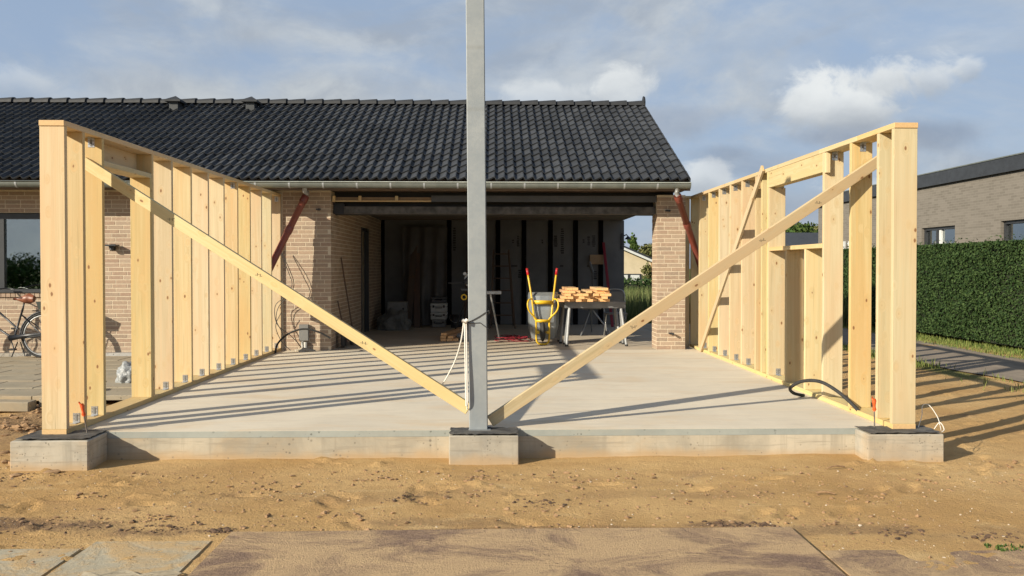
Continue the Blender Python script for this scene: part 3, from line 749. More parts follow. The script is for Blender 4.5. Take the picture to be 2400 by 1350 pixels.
sw = obj('side_wall', B((-2.96, -2.623, YH+.352, 17.25, -.4, 2.41), (-2.96, -2.623, 18.25, 20.3, -.4, 2.41), (-2.96, -2.623, 17.25, 18.25, 2.12, 2.41)), mortarm, H)
lay(sw, -2.62, 'X', YH+.004, 17.24, .004, 2.40, 13, False)
lay(sw, -2.62, 'X', 17.25, 18.25, 2.139, 2.40, 15, False)
lay(sw, -2.62, 'X', 18.26, 20.29, .004, 2.40, 14, False)
# the brick corner between front and side wall
print('bricks', len(indiv), len(restb))
indiv.sort(key=lambda q: q[2][1]-.02*q[2][2])
extra = indiv[300:]; indiv = indiv[:300]; restb += extra
for p_, me_, loc in indiv: put('brick', me_, p_, loc)
def joined(name, lst, mat, parent):
    V, Fc = [], []; cache = {}
    for me_, M in lst:
        if me_.name not in cache:
            cache[me_.name] = (np.array([v_.co[:] for v_ in me_.vertices]), [list(p.vertices) for p in me_.polygons])
        bv, bf = cache[me_.name]; o = len(V)
        if isinstance(M, Matrix): q = bv @ np.array(M.to_3x3()).T + np.array(M.translation)
        else: q = bv+np.array(M)
        V.extend(q.tolist()); Fc.extend([[o+i for i in f] for f in bf])
    me_ = bpy.data.meshes.new(name); me_.from_pydata(V, [], Fc); me_.materials.append(mat)
    return put(name, me_, parent, kind='stuff')
joined('brickwork', [(m_, l_) for p_, m_, l_ in restb], brickm, H)
# soldier sill under the window, base strip
for k in range(31):
    put('sill_brick', mk('sill_brick', B((-.034, .034, 0, .12, -.035, .035), bev=.003), brickm) if k == 0 else bpy.data.meshes['sill_brick'], fw_, (-9.27+k*.075, YH-.03, .895))
obj('drain_strip', B((-12, -3.63, YH-.16, YH-.015, -.3, -.02)), concrete('pale_strip', (.44, .43, .40), (.36, .355, .33), (.36, .3, .22), 3), H)
# window
WN = obj('window', B((-9.3, -7.0, YH+.06, YH+.13, .93, .985), (-9.3, -7.0, YH+.06, YH+.13, 2.10, 2.20), (-9.3, -9.22, YH+.06, YH+.13, .985, 2.10), (-7.08, -7.0, YH+.06, YH+.13, .985, 2.10)), frame_dk, H)
obj('mullion', B((-7.90, -7.80, YH+.055, YH+.128, .987, 2.098)), frame_dk, WN)
obj('pane', B((-7.798, -7.082, YH+.095, YH+.101, .987, 2.098)), glassm, WN)
obj('pane', B((-9.218, -7.902, YH+.095, YH+.101, .987, 2.098)), glassm, WN)
obj('sill', B((-9.3, -7.0, YH-.05, YH+.058, .932, .955)), frame_dk, WN)
obj('room', B((-12.3, -3.0, YH+.36, YH+.40, -.1, .90), (-12.3, -3, 18.0, 18.1, -.1, 2.5), (-12.3, -3, YH+.36, 18, -.12, -.08), (-12.3, -3, YH+.36, 18, 2.5, 2.54), (-12.3, -12.2, YH+.4, 18, -.08, 2.5), (-3.1, -3.0, YH+.4, 18, -.08, 2.5)), plain('room_shade', (.16, .15, .14), (.13, .12, .11), 2, .9), H)
# ---- garage bay
obj('garage_floor', B((-2.62, 3.25, 14.078, 20.3, -.1, -.001)), floorm, H)
obj('ceiling', B((-2.95, 2.98, YH+.46, 20.45, 2.42, 2.46)), plaster, H)
bw_ = obj('back_wall', B((-2.95, 3.01, 20.31, 20.6, -.4, 2.419)), membrane, H)
BX = [-2.6, -1.054, .072, .676, 1.291, 1.877, 2.464]
prev = None
for i, x in enumerate(BX):
    obj('batten', B((x-.052, x+.052, 20.262, 20.309, -.0, 2.418)), jet, bw_)
ed = [-2.545]+[v_ for x in BX[1:] for v_ in (x-.054, x+.054)]+[3.005]
for i in range(0, len(ed), 2):
    for z0, z1 in ((.004, .62), (.626, 1.26), (1.266, 2.415)):
        obj('membrane_panel', B((ed[i]+.003, ed[i+1]-.003, 20.298, 20.308, z0, z1)), membrane, bw_)
def marks(rects, name='printed_mark'):
    bm = bmesh.new()
    for x, z, w2, h2 in rects: box(bm, x-w2/2, x+w2/2, 20.2965, 20.2975, z-h2/2, z+h2/2)
    obj(name, bm, ink, bw_)
rs = random.Random(5)
for x, z, w2, h2, st in ((.537, 1.938, .06, .26, 6), (.625, 1.938, .02, .14, 3), (.42, 1.93, .05, .1, 2), (1.568, 1.94, .08, .60, 12), (1.41, 1.938, .09, .27, 6), (1.10, 1.93, .04, .1, 2),
                         (2.30, 1.94, .08, .28, 6), (2.18, 1.94, .06, .22, 5), (2.06, 1.94, .05, .1, 2), (-.935, 1.98, .07, .55, 10), (.45, 1.36, .16, .05, 2), (1.55, 1.36, .10, .05, 2), (2.2, 1.36, .14, .05, 2), (.58, 1.18, .08, .2, 4), (2.33, 1.15, .10, .2, 5)):
    marks([(x+rs.uniform(-.004, .004), z-h2/2+h2*(k+.5)/st, w2*rs.uniform(.7, 1), h2/st*rs.uniform(.5, .85)) for k in range(st)])
# header over the bay
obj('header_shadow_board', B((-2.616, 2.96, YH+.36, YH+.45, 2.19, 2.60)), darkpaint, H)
obj('lower_beam', B((-2.43, 2.616, YH+.10, YH+.355, 2.196, 2.315), bev=.004), darkbeam, H)
obj('lower_beam_end', B((-2.616, -2.435, YH+.20, YH+.355, 2.196, 2.37)), darkpaint, H)
obj('upper_fascia', B((-1.02, 2.616, YH+.02, YH+.05, 2.385, 2.485)), plain('slate_board', (.075, .079, .087), (.06, .064, .07), 3, .6), H)
ob_ = obj('batten_frame', B((-2.61, -1.025, YH+.03, YH+.07, 2.385, 2.405)), spruce, H)
for x in (-2.60, -2.185, -1.60): obj('batten', B((x, x+.045, YH+.028, YH+.072, 2.406, 2.478)), spruce, ob_)
obj('batten', B((-2.61, -1.025, YH+.09, YH+.12, 2.41, 2.46)), oldwood, ob_)
obj('eaves_soffit', B((-12.5, 3.06, 13.66, YH+.33, 2.565, 2.59)), plain('eaves_board', (.22, .15, .10), (.17, .11, .08), 4, .7), H)
obj('eaves_fascia', B((-12.5, 3.06, 13.63, 13.658, 2.53, 2.70)), plain('eaves_fascia_paint', (.17, .12, .09), (.13, .09, .07), 4, .7), H)
obj('side_beam', B((2.80, 2.97, YH+.46, 20.44, 2.462, 2.55)), darkbeam, H)
gb = bmesh.new(); prism(gb, [(13.75, 2.60), (21.75, 2.60), (17.78, 4.45)], 2.80, 2.93, 'x'); obj('gable', gb, darkpaint, H)
DR = obj('side_door', B((-2.90, -2.75, 17.25, 18.25, 0, 2.12)), plain('dark_door', (.03, .03, .033), (.025, .025, .028), 4, .5), H)
obj('door_frame', B((-2.70, -2.612, 17.25, 17.31, 0, 2.12), (-2.70, -2.612, 18.19, 18.25, 0, 2.12), (-2.70, -2.612, 17.31, 18.19, 2.06, 2.12)), frame_dk, DR)
# ---- roof
EY, EZ, RY_, RZ = 13.53, 2.665, 17.78, 4.60
pitch = math.atan2(RZ-EZ, RY_-EY); SL = math.hypot(RZ-EZ, RY_-EY)
rf = bmesh.new()
prism(rf, [(EY+.04, EZ-.03), (RY_, RZ-.045), (22.0, EZ-.03), (22.0, EZ-.07), (RY_, RZ-.12), (EY+.06, EZ-.08)], -12.6, 2.99, 'x')
ROOF = obj('roof', rf, darkpaint, H)
def tile_mesh():
    prof = [(0, .004), (.10, .000), (.30, .008), (.55, .026), (.76, .042), (.86, .042), (.93, .018), (1, .002)]
    pts = [(u*.15, h) for u, h in prof]+[(.15+u*.15, h) for u, h in prof[1:]]
    bm = bmesh.new(); Lh = .36
    top = [bm.verts.new((x, Lh, h)) for x, h in pts]; bot = [bm.verts.new((x, 0, h+.030)) for x, h in pts]; und = [bm.verts.new((x, .004, h+.004)) for x, h in pts]
    n = len(pts)
    for i in range(n-1):
        bm.faces.new((bot[i], bot[i+1], top[i+1], top[i])); bm.faces.new((und[i], und[i+1], bot[i+1], bot[i]))
    for a, b_, c_ in ((bot[-1], und[-1], top[-1]), (und[0], bot[0], top[0])): bm.faces.new((a, b_, c_))
    return mk('roof_tile', bm, tilem)
TM = tile_mesh(); NR = 15; EXPO = SL/NR; TW = .30; NC = 52
tl = []
rot = Euler((pitch, 0, 0))
for r_ in range(NR):
    d = r_*EXPO
    for c_ in range(NC):
        x = 3.02-TW*(c_+1)
        tl.append((r_, (x, EY+d*math.cos(pitch), EZ+d*math.sin(pitch)+random.uniform(-.001, .002))))
def showing(q): r_, (x, y, z) = q; return (r_, abs(x-.0))
vis = [q for q in tl if not (q[1][0] < -9.8)]
vis.sort(key=showing); one = set(id(q) for q in vis[:300])
for q in tl:
    if id(q) in one: put('roof_tile', TM, ROOF, q[1], Euler((pitch+random.uniform(-.006, .006), random.uniform(-.008, .008), random.uniform(-.007, .007))))
joined('roof_tiles', [(TM, Matrix.LocRotScale(Vector(q[1]), Euler((pitch+random.uniform(-.006, .006), random.uniform(-.008, .008), random.uniform(-.007, .007))), None)) for q in tl if id(q) not in one], tilem, ROOF)
# verge tiles along the right gable edge
vm = mk('verge_tile', B((0, .02, 0, .35, -.13, .045), bev=.004), tilem)
for r_ in range(NR):
    d = r_*EXPO; put('verge_tile', vm, ROOF, (3.021, EY+d*math.cos(pitch), EZ+d*math.sin(pitch)+.004), Euler((pitch+.03, 0, 0)))
# ridge tiles
def ridge_mesh():
    bm = bmesh.new(); A, C = [], []
    for k in range(9):
        a = math.pi*k/8
        A.append(bm.verts.new((0, -math.cos(a)*.115, math.sin(a)**.8*.088-.045))); C.append(bm.verts.new((.40, -math.cos(a)*.15, math.sin(a)**.8*.118-.045)))
    E_ = [bm.verts.new((.40, v_.co.y*.85, v_.co.z-.016)) for v_ in C]
    for k in range(8): bm.faces.new((A[k], A[k+1], C[k+1], C[k])[::-1]); bm.faces.new((C[k], C[k+1], E_[k+1], E_[k])[::-1])
    bmesh.ops.recalc_face_normals(bm, faces=bm.faces)
    return mk('ridge_tile', bm, plain('ridge_dark', (.020, .022, .025), (.028, .03, .033), 9, .7))
RM = ridge_mesh()
for k in range(43): put('ridge_tile', RM, ROOF, (2.63-.36*k, RY_, RZ+.05))
bm = bmesh.new(); bmesh.ops.create_cone(bm, cap_ends=True, segments=14, radius1=.15, radius2=.14, depth=.03)
obj('ridge_end', bm, tilem, ROOF, (3.03, RY_, RZ+.06), (0, R(90), 0))
for x in (-6.24, -4.765):
    y = 17.30; z = EZ+(y-EY)*math.tan(pitch)
    vh = obj('vent_stack', B((x-.085, x+.085, y-.07, y+.17, z-.06, z+.165), bev=.004), plain('vent_grey', (.045, .05, .054), (.036, .04, .044), 5, .5) if 'vent_grey' not in MATS else MATS['vent_grey'], ROOF)
    bm = bmesh.new(); zc = z+.166
    b4 = [bm.verts.new(p) for p in ((x-.15, y-.14, zc), (x+.15, y-.14, zc), (x+.15, y+.24, zc), (x-.15, y+.24, zc))]
    t4 = [bm.verts.new((p.co.x, p.co.y, zc+.035)) for p in b4]; ap = bm.verts.new((x, y+.05, zc+.135))
    bm.faces.new(b4[::-1])
    for i in range(4): bm.faces.new((b4[i], b4[(i+1) % 4], t4[(i+1) % 4], t4[i])); bm.faces.new((t4[i], t4[(i+1) % 4], ap))
    obj('vent_cap', bm, tilem, vh)
# ---- gutter
bm = bmesh.new(); rad = .068; gy, gzc = 13.545, 2.628
prof = [(-.012+gy-rad, gzc+.014), (gy-rad-.004, gzc+.02)]+[(gy-math.cos(math.pi*k/10)*rad, gzc-math.sin(math.pi*k/10)*rad*1.15) for k in range(11)]
inner = [(gy-math.cos(math.pi*k/10)*(rad-.003), gzc-math.sin(math.pi*k/10)*(rad-.003)*1.15) for k in range(11)]
for pf in (prof, inner):
    A = [bm.verts.new((-12.5, y, z)) for y, z in pf]; C = [bm.verts.new((3.035, y, z)) for y, z in pf]
    for i in range(len(pf)-1): bm.faces.new((A[i], A[i+1], C[i+1], C[i]))
GT = obj('gutter', bm, zinc, H)
bm = bmesh.new(); tube(bm, [(-12.5, gy-rad-.006, gzc+.012), (3.037, gy-rad-.006, gzc+.012)], .010, 8); obj('gutter_bead', bm, zinc, GT, smooth=True)
bm = bmesh.new(); prism(bm, [(gy-math.cos(math.pi*k/10)*(rad+.003), gzc-math.sin(math.pi*k/10)*(rad+.003)*1.15) for k in range(11)], 3.034, 3.040, 'x'); obj('gutter_stop_end', bm, zinc, GT)
bkm = None
for k in range(30):
    x = 2.52-.515*k
    if bkm is None:
        bm = bmesh.new()
        P1 = [(gy-math.cos(math.pi*q/10)*(rad+.0035), gzc-math.sin(math.pi*q/10)*(rad+.0035)*1.15) for q in range(11)]
        P0 = [(gy-math.cos(math.pi*q/10)*(rad+.0005), gzc-math.sin(math.pi*q/10)*(rad+.0005)*1.15) for q in range(11)]
        for xa, xb in ((-.013, .013),):
            A = [bm.verts.new((xa, y, z)) for y, z in P1]; C = [bm.verts.new((xb, y, z)) for y, z in P1]; D = [bm.verts.new((xa, y, z)) for y, z in P0]; E_ = [bm.verts.new((xb, y, z)) for y, z in P0]
            for i in range(10): bm.faces.new((A[i], A[i+1], C[i+1], C[i])); bm.faces.new((D[i], A[i], A[i+1], D[i+1])[::-1]); bm.faces.new((E_[i], C[i], C[i+1], E_[i+1]))
        bkm = mk('gutter_bracket', bm, galv)
    put('gutter_bracket', bkm, GT, (x, 0, 0))
# ---- red drain pipes hung from the gutter outlets
def drain(p0, p1, p2, label):
    t_ = thing('drain_pipe', label, 'pipe', p0, 'red drain pipes')
    p0, p1, p2 = Vector(p0), Vector(p1), Vector(p2); d = (p2-p1).normalized()
    obj('outlet', TB(([p0, p0+Vector((0, 0, -.05)), p1-d*.06, p1+d*.02], .036), seg=12), alum, t_, smooth=True)
    obj('pipe', TB(([p1, p2], .053), seg=16), redpipe, t_, smooth=True)
    bm = bmesh.new()
    bm.free()
    for s_ in (.0, .55):
        bm = bmesh.new(); tube(bm, [p1+d*(s_-.005), p1+d*(s_+.01), p1+d*(s_+.10), p1+d*(s_+.115)], [.056, .062, .062, .055], 16)
        obj('collar', bm, redpipe, t_, smooth=True)
    return t_
drain((-2.93, 13.60, 2.56), (-2.985, 13.92, 2.455), (-3.66, 13.50, .88), 'slanting red brown drain pipe under the gutter left of the garage bay')
drain((2.835, 13.545, 2.56), (2.845, 13.58, 2.455), (3.60, 14.68, .98), 'slanting red drain pipe under the gutter in front of the right brick pillar')
for x, z in ((-2.80, 2.245), (2.80, 2.235), (2.86, .255)):
    tag(obj('pipe_hook', B((x-.05, x+.02, YH-.05, YH-.001, z, z+.02), (x-.005, x+.02, YH-.10, YH-.05, z-.01, z+.022), bev=.003), frame_dk), {2.245: 'small black pipe hook on the left brick wall', 2.235: 'small black pipe hook high on the right brick pillar', .255: 'small black pipe hook low on the right brick pillar'}[z], 'hook')
# wall lamp
bm = bmesh.new()
box(bm, -6.10, -6.02, YH-.02, YH-.001, 1.60, 1.70, bev=.004); box(bm, -6.13, -5.95, YH-.17, YH-.021, 1.665, 1.69, bev=.004)
tube(bm, [(-6.06, YH-.06, 1.665), (-6.05, YH-.08, 1.60)], [.045, .03], 12)
tag(obj('wall_lamp', bm, frame_dk), 'small black wall lamp on the brickwork behind the left stud wall', 'lamp')
# junction box
J = thing('junction_box', 'grey electrical box on the brick wall left of the garage bay', 'box', (-3.06, 14.02, .1))
obj('case', B((-3.12, -2.97, YH-.075, YH-.001, .16, .42), bev=.006), greybox, J)
obj('stub_pipe', TB(([(-3.07, YH-.04, .16), (-3.07, YH-.04, .0)], .02), ([(-3.02, YH-.05, .14), (-3.02, YH-.05, .03)], .026)), whitebox, J)
bm = bmesh.new(); bmesh.ops.create_icosphere(bm, subdivisions=3, radius=1)
for v_ in bm.verts:
    n_ = mnoise.noise(v_.co*2.2)*.35; v_.co = Vector((v_.co.x*.16, v_.co.y*.07, max(v_.co.z, -.1)*.055))*(1+n_)
tag(obj('mortar_heap', bm, footm, None, (-3.02, 13.93, .002)), 'small heap of grey mortar on the slab under the electrical box', 'rubble')
cab = [spline(p, 6) for p in ([(-3.40, 13.95, 1.62), (-3.24, 13.9, 1.30), (-3.17, 13.9, 1.05), (-3.28, 13.9, .86), (-3.42, 13.92, .70), (-3.45, 13.9, .50), (-3.36, 13.9, .30), (-3.30, 13.9, .06)],
                              [(-3.40, 13.95, 1.60), (-3.27, 13.92, 1.28), (-3.20, 13.9, 1.06), (-3.30, 13.9, .88), (-3.47, 13.92, .72), (-3.44, 13.9, .44), (-3.26, 13.92, .28), (-3.15, 13.96, .16), (-3.08, 14.0, .06)],
                              [(-3.37, 13.9, .62), (-3.46, 13.9, .40), (-3.36, 13.88, .16), (-3.22, 13.88, .02)])]
tag(obj('loose_cable', TB(*[(p, .0055) for p in cab], seg=6), black, smooth=True), 'thin dark cables looping down the last stud of the left wall', 'cable')

# ================================================================== TERRACE AND LOOSE SLABS ON THE LEFT
TR_ = obj('terrace', B((-10, -3.78, 10.2, 13.9, -.3, -.125)), sandm, kind='structure')
rs = random.Random(9)
pvm = [mk('paving_slab', B((-.296, .296, -.296, .296, -.055, 0), bev=.006), flagm)]
for j in range(7):
    for i in range(10):
        x = -4.15-.6*i-(.3 if j % 2 else 0); y = 13.56-.6*j
        if y < 10.4 and i > 6: continue
        if y < 10.0 and i not in (0, 1, 2, 3): continue
        put('paving_slab', pvm[0], TR_, (x, y, -.06+rs.uniform(-.003, .003)-.01*(y < 10.5)), (rs.uniform(-.006, .006), rs.uniform(-.006, .006), rs.uniform(-.006, .006)))
blk = mk('concrete_block', B((-.20, .20, -.10, .10, 0, .10), bev=.008), flagm)
for k, (x, y, a, lab) in enumerate(((-5.05, 9.28, .08, 'loose grey concrete block lying furthest left at the terrace edge'), (-4.62, 9.45, -.15, 'loose grey concrete block next to the left timber post'), (-4.80, 9.95, .3, 'loose grey concrete block lying back on the terrace edge'))):
    tag(put('concrete_block', blk, None, (x, y, gz(x, y)+.005 if k < 2 else -.055), (0, .03, a)), lab, 'block', 'loose blocks')
# plastic bag
bm = bmesh.new(); bmesh.ops.create_icosphere(bm, subdivisions=4, radius=1)
for v_ in bm.verts:
    n_ = mnoise.noise(v_.co*2.4)*.28+abs(mnoise.noise(v_.co*5.5))*.22; v_.co = Vector((v_.co.x*.13, v_.co.y*.13, max(v_.co.z, -.75)*.17))*(1+n_)
tag(obj('plastic_bag', bm, poly, None, (-4.46, 10.75, -.0), smooth=True), 'crumpled clear plastic bag behind the left stud wall', 'bag')

# ================================================================== FOREGROUND SHEETS
bm = bmesh.new(); N = 26
def sheet(x0, x1, y0, y1, z, th, mat, name, rz=0, amp=.004, seed=0):
    bm = bmesh.new(); nx_, ny_ = 40, 24; rows = []
    for j in range(ny_+1):
        row = []
        for i in range(nx_+1):
            x = x0+(x1-x0)*i/nx_; y = y0+(y1-y0)*j/ny_
            row.append(bm.verts.new((x, y, z+amp*mnoise.noise(Vector((x*1.3, y*1.3, seed))))))
        rows.append(row)
    for j in range(ny_):
        for i in range(nx_): bm.faces.new((rows[j][i], rows[j][i+1], rows[j+1][i+1], rows[j+1][i]))
    ext = bmesh.ops.extrude_face_region(bm, geom=list(bm.faces))
    for v_ in [e for e in ext['geom'] if isinstance(e, bmesh.types.BMVert)]: v_.co.z -= th
    bmesh.ops.recalc_face_normals(bm, faces=bm.faces)
    return obj(name, bm, mat)
tag(sheet(-1.54, 1.76, 2.9, 5.14, -.209, .05, sheetm, 'ground_board', seed=1), 'large flat brown board dusted with sand at the front', 'board')
tag(sheet(-2.27, -1.62, 4.35, 5.02, -.224, .06, flag2, 'flagstone', seed=2), 'grey flagstone half sunk in sand next to the brown board', 'flagstone', 'sunken flagstones')
tag(sheet(-2.95, -2.30, 4.30, 4.90, -.225, .06, flag2, 'flagstone', seed=3), 'grey flagstone half sunk in sand at the lower left corner', 'flagstone', 'sunken flagstones')
tag(sheet(1.80, 3.6, 2.9, 4.75, -.228, .05, sheetm, 'ground_board', seed=4, amp=.012), 'second brown board almost buried in sand at the lower right', 'board')
bm = bmesh.new(); rs = random.Random(3)
for k in range(16):
    y = 4.375+k*.006; bm2 = [(-2.08+i*.035, y+.012*math.sin(i*.9+k*.2)+.01*rs.random(), -.220+.014*abs(math.sin(i*.55+k*.12))) for i in range(15)]
    tube(bm, bm2, .0022, 4)
tag(obj('wire_netting', bm, flagm), 'crumpled grey netting on the flagstone at the bottom left edge', 'netting')
# twigs
for k, (x, y, a, L_) in enumerate(((2.55, 6.62, .3, .16), (2.20, 5.9, -.2, .12))):
    tag(obj('twig', TB((spline([(x, y, gz(x, y)+.012), (x+L_*.5*math.cos(a), y+L_*.5*math.sin(a), gz(x, y)+.022), (x+L_*math.cos(a), y+L_*math.sin(a), gz(x, y)+.01)], 4), .006)), clodm), ('short dark stick on the sand in front of the right footing', 'short dark stick on the sand further from the right footing')[k], 'stick')

# ================================================================== BICYCLE
def bicycle(loc, rz):
    t_ = thing('bicycle', 'black bicycle with brown saddle leaning by the brick wall', 'bicycle', loc)
    M = Matrix.Translation(loc) @ Euler((R(-4), 0, rz)).to_matrix().to_4x4()
    def tr(ps): return [M @ Vector(p) for p in ps]
    def T2(name, parts, mat, par=t_, seg=8):
        bm = bmesh.new()
        for ps, r_ in parts: tube(bm, tr(ps), r_, seg)
        return obj(name, bm, mat, par, smooth=True)
    rw, fw2 = (0, 0, .345), (-1.08, 0, .345); bb = (-.46, 0, .29); seat = (-.335, 0, .76); head0 = (-.93, 0, .60); head1 = (-.875, 0, .86)
    T2('frame', [([bb, seat], .016), ([bb, head0], .018), ([(-.40, 0, .44), head1], .016), ([bb, (-.23, .05, .31), (0, .06, .345)], .010), ([bb, (-.23, -.05, .31), (0, -.06, .345)], .010), ([(-.355, 0, .66), (-.16, .055, .50), (0, .06, .345)], .009), ([(-.355, 0, .66), (-.16, -.055, .50), (0, -.06, .345)], .009), ([head0, head1], .02)], frame_dk)
    T2('fork', [([head0, (-.99, .05, .5), (-1.08, .05, .345)], .011), ([head0, (-.99, -.05, .5), (-1.08, -.05, .345)], .011)], frame_dk)
    for c_ in (rw, fw2):
        circ = [(c_[0]+math.cos(2*math.pi*k/36)*.335, 0, c_[2]+math.sin(2*math.pi*k/36)*.335) for k in range(36)]
        bm = bmesh.new(); tube(bm, tr(circ), .019, 8, closed=True); wh = obj('wheel', bm, rubber, t_, smooth=True)
        circ = [(c_[0]+math.cos(2*math.pi*k/36)*.308, 0, c_[2]+math.sin(2*math.pi*k/36)*.308) for k in range(36)]
        bm = bmesh.new(); tube(bm, tr(circ), .011, 6, closed=True); obj('rim', bm, alum, wh, smooth=True)
        bm = bmesh.new()
        for k in range(18):
            a = 2*math.pi*k/18+.1
            tube(bm, tr([(c_[0], .025*(-1)**k, c_[2]), (c_[0]+math.cos(a)*.30, 0, c_[2]+math.sin(a)*.30)]), .0016, 4)
        tube(bm, tr([(c_[0], -.05, c_[2]), (c_[0], .05, c_[2])]), .022, 10)
        obj('spokes', bm, alum, wh)
        fen = [(c_[0]+math.cos(a)*.368, 0, c_[2]+math.sin(a)*.368) for a in [R(x) for x in ((range(0, 181, 12)) if c_ is rw else range(30, 176, 12))]]
        T2('mudguard', [(fen, .014)], frame_dk)
    bm = bmesh.new()
    sad = tr([(-.17, 0, .905), (-.24, 0, .91), (-.32, 0, .90), (-.40, 0, .90), (-.48, 0, .905)])
    tube(bm, sad, [.05, .085, .06, .028, .018], 12); 
    obj('saddle', bm, leather, t_, smooth=True)
    T2('seat_post', [([seat, (-.315, 0, .88)], .013)], frame_dk)
    T2('handlebar', [([head1, (-.86, 0, 1.02)], .014), ([(-.62, .28, 1.06), (-.76, .26, 1.08), (-.87, .1, 1.05), (-.87, -.1, 1.05), (-.76, -.26, 1.08), (-.62, -.28, 1.06)], .012)], frame_dk)
    T2('rack', [([(-.16, .06, .72), (.30, .06, .72)], .007), ([(-.16, -.06, .72), (.30, -.06, .72)], .007), ([(.30, .06, .72), (.30, -.06, .72)], .007), ([(.02, .06, .345), (.18, .06, .72)], .006), ([(.02, -.06, .345), (.18, -.06, .72)], .006)], frame_dk)
    bm = bmesh.new(); vs = []
    for z, s_ in ((.735, .8), (.86, 1.0)):
        vs.append([bm.verts.new(M @ Vector((.10+sx*.19*s_, sy*.11*s_, z))) for sx, sy in ((-1, -1), (1, -1), (1, 1), (-1, 1))])
    bm.faces.new(vs[0][::-1]); bm.faces.new(vs[1])
    for i in range(4): bm.faces.new((vs[0][i], vs[0][(i+1) % 4], vs[1][(i+1) % 4], vs[1][i]))
    obj('basket', bm, plain('dark_green_cloth', (.035, .045, .038), (.05, .058, .05), 12, .8), t_)
    T2('crank', [([(-.46, -.09, .29), (-.40, -.10, .135)], .009), ([(-.46, .09, .29), (-.52, .10, .445)], .009)], frame_dk)
    bm = bmesh.new()
    for px, py, pz in ((-.40, -.14, .13), (-.52, .14, .45)): 
        for q in ((-.045, -.04, -.01), ): 
            c0 = M @ Vector((px, py, pz)); box(bm, c0.x-.045, c0.x+.045, c0.y-.04, c0.y+.04, c0.z-.01, c0.z+.012)
    obj('pedal', bm, rubber, t_)
    T2('chain_guard', [([(-.50, -.045, .30), (-.30, -.05, .335), (-.02, -.05, .365)], [.045, .032, .02])], frame_dk)
    T2('stand', [([(-.38, -.04, .24), (-.42, -.12, .02)], .009), ([(-.38, .04, .24), (-.34, .10, .02)], .009)], frame_dk)
bicycle((-6.93, 13.62, -.057), 0)

# ================================================================== THINGS IN THE GARAGE BAY
# wheelbarrow standing on its nose, underside to the viewer
WB = thing('wheelbarrow', 'upended wheelbarrow with grey tray, yellow frame and red grips', 'wheelbarrow', (.82, 15.0, 0))
bm = bmesh.new(); prof = []
for z, hw, y in ((.10, .20, 15.06), (.30, .245, 15.03), (.60, .255, 15.03), (.84, .25, 15.08), (.895, .235, 15.16)):
    prof.append([bm.verts.new((.85+sx*hw, y+dy, z)) for sx, dy in ((-1.08, .26), (-1.0, .08), (-.80, .0), (-.3, -.015), (.3, -.015), (.80, .0), (1.0, .08), (1.08, .26))])
for a, c_ in zip(prof, prof[1:]):
    for k in range(7): bm.faces.new((a[k], a[k+1], c_[k+1], c_[k]))
bm.faces.new(prof[-1]); bm.faces.new(prof[0][::-1])
obj('tray', bm, tray, WB, smooth=False)
def sym(pts): return [[(.82+s*x, y, z) for x, y, z in pts] for s in (-1, 1)]
bm = bmesh.new()
for p in sym([(.245, 15.17, 1.20), (.185, 15.02, .80), (.150, 14.97, .50), (.115, 14.95, .40), (.110, 14.94, .12), (.085, 14.94, .04), (.04, 14.94, .016)]): tube(bm, spline(p, 5), .0165, 8)
tube(bm, [(.775, 14.94, .016), (.865, 14.94, .016)], .0165, 8)
for p in sym([(.175, 14.99, .79), (.24, 14.90, .775), (.262, 14.86, .69), (.23, 14.87, .58), (.13, 14.92, .47), (.10, 14.94, .43)]): tube(bm, spline(p, 5), .0145, 8)
box(bm, .66, .98, 14.965, 14.985, .70, .765); box(bm, .70, .94, 14.925, 14.945, .39, .44)
obj('frame', bm, yellow, WB, smooth=True)
for p in sym([(.262, 15.215, 1.31), (.243, 15.17, 1.195)]): obj('grip', TB((p, .022), seg=10), redpl, WB, smooth=True)
bm = bmesh.new(); bmesh.ops.create_uvsphere(bm, u_segments=24, v_segments=10, radius=1)
for v_ in bm.verts: v_.co = Vector((v_.co.x*.05, v_.co.y*.175, v_.co.z*.175))
wl_ = obj('wheel', bm, rubber, WB, (.82, 14.97, .23), smooth=True)
obj('axle', TB(([(.70, 14.95, .22), (.94, 14.95, .22)], .014), ([(.715, 14.945, .22), (.755, 14.945, .22)], .03), ([(.885, 14.945, .22), (.925, 14.945, .22)], .03)), yellow, wl_)

# folding work stands with the planks on top
def trestle(x0, x1, y, label, zt=.75):
    t_ = thing('work_trestle', label, 'trestle', ((x0+x1)/2, y, 0), 'folding trestles')
    obj('top_rail', B((x0-.03, x1+.03, y-.045, y+.045, zt-.115, zt), bev=.006), plain('grey_rail', (.20, .205, .21), (.15, .155, .16), 6, .45, .4) if 'grey_rail' not in MATS else MATS['grey_rail'], t_)
    for x, dx in ((x0+.05, -.06), (x1-.05, .07)):
        for dy in (-.19, .19):
            lg = obj('leg', TB(([(x, y+dy*.16, zt-.115), (x+dx, y+dy, .02)], .024), seg=8), legm, t_)
            obj('foot', TB(([(x+dx, y+dy, .03), (x+dx*1.03, y+dy*1.02, .0)], .028)), rubber, lg)
    return t_
trestle(1.22, 2.20, 14.88, 'grey folding trestle in front carrying the plank stack')
trestle(1.16, 2.18, 15.45, 'grey folding trestle behind carrying the plank stack')
obj_top = .752
rs = random.Random(21)
rows = [(1.07, 9, 0), (1.12, 8, 1), (1.18, 8, 2), (1.16, 8, 3), (1.22, 7, 4)]
sec = (.095, .045)
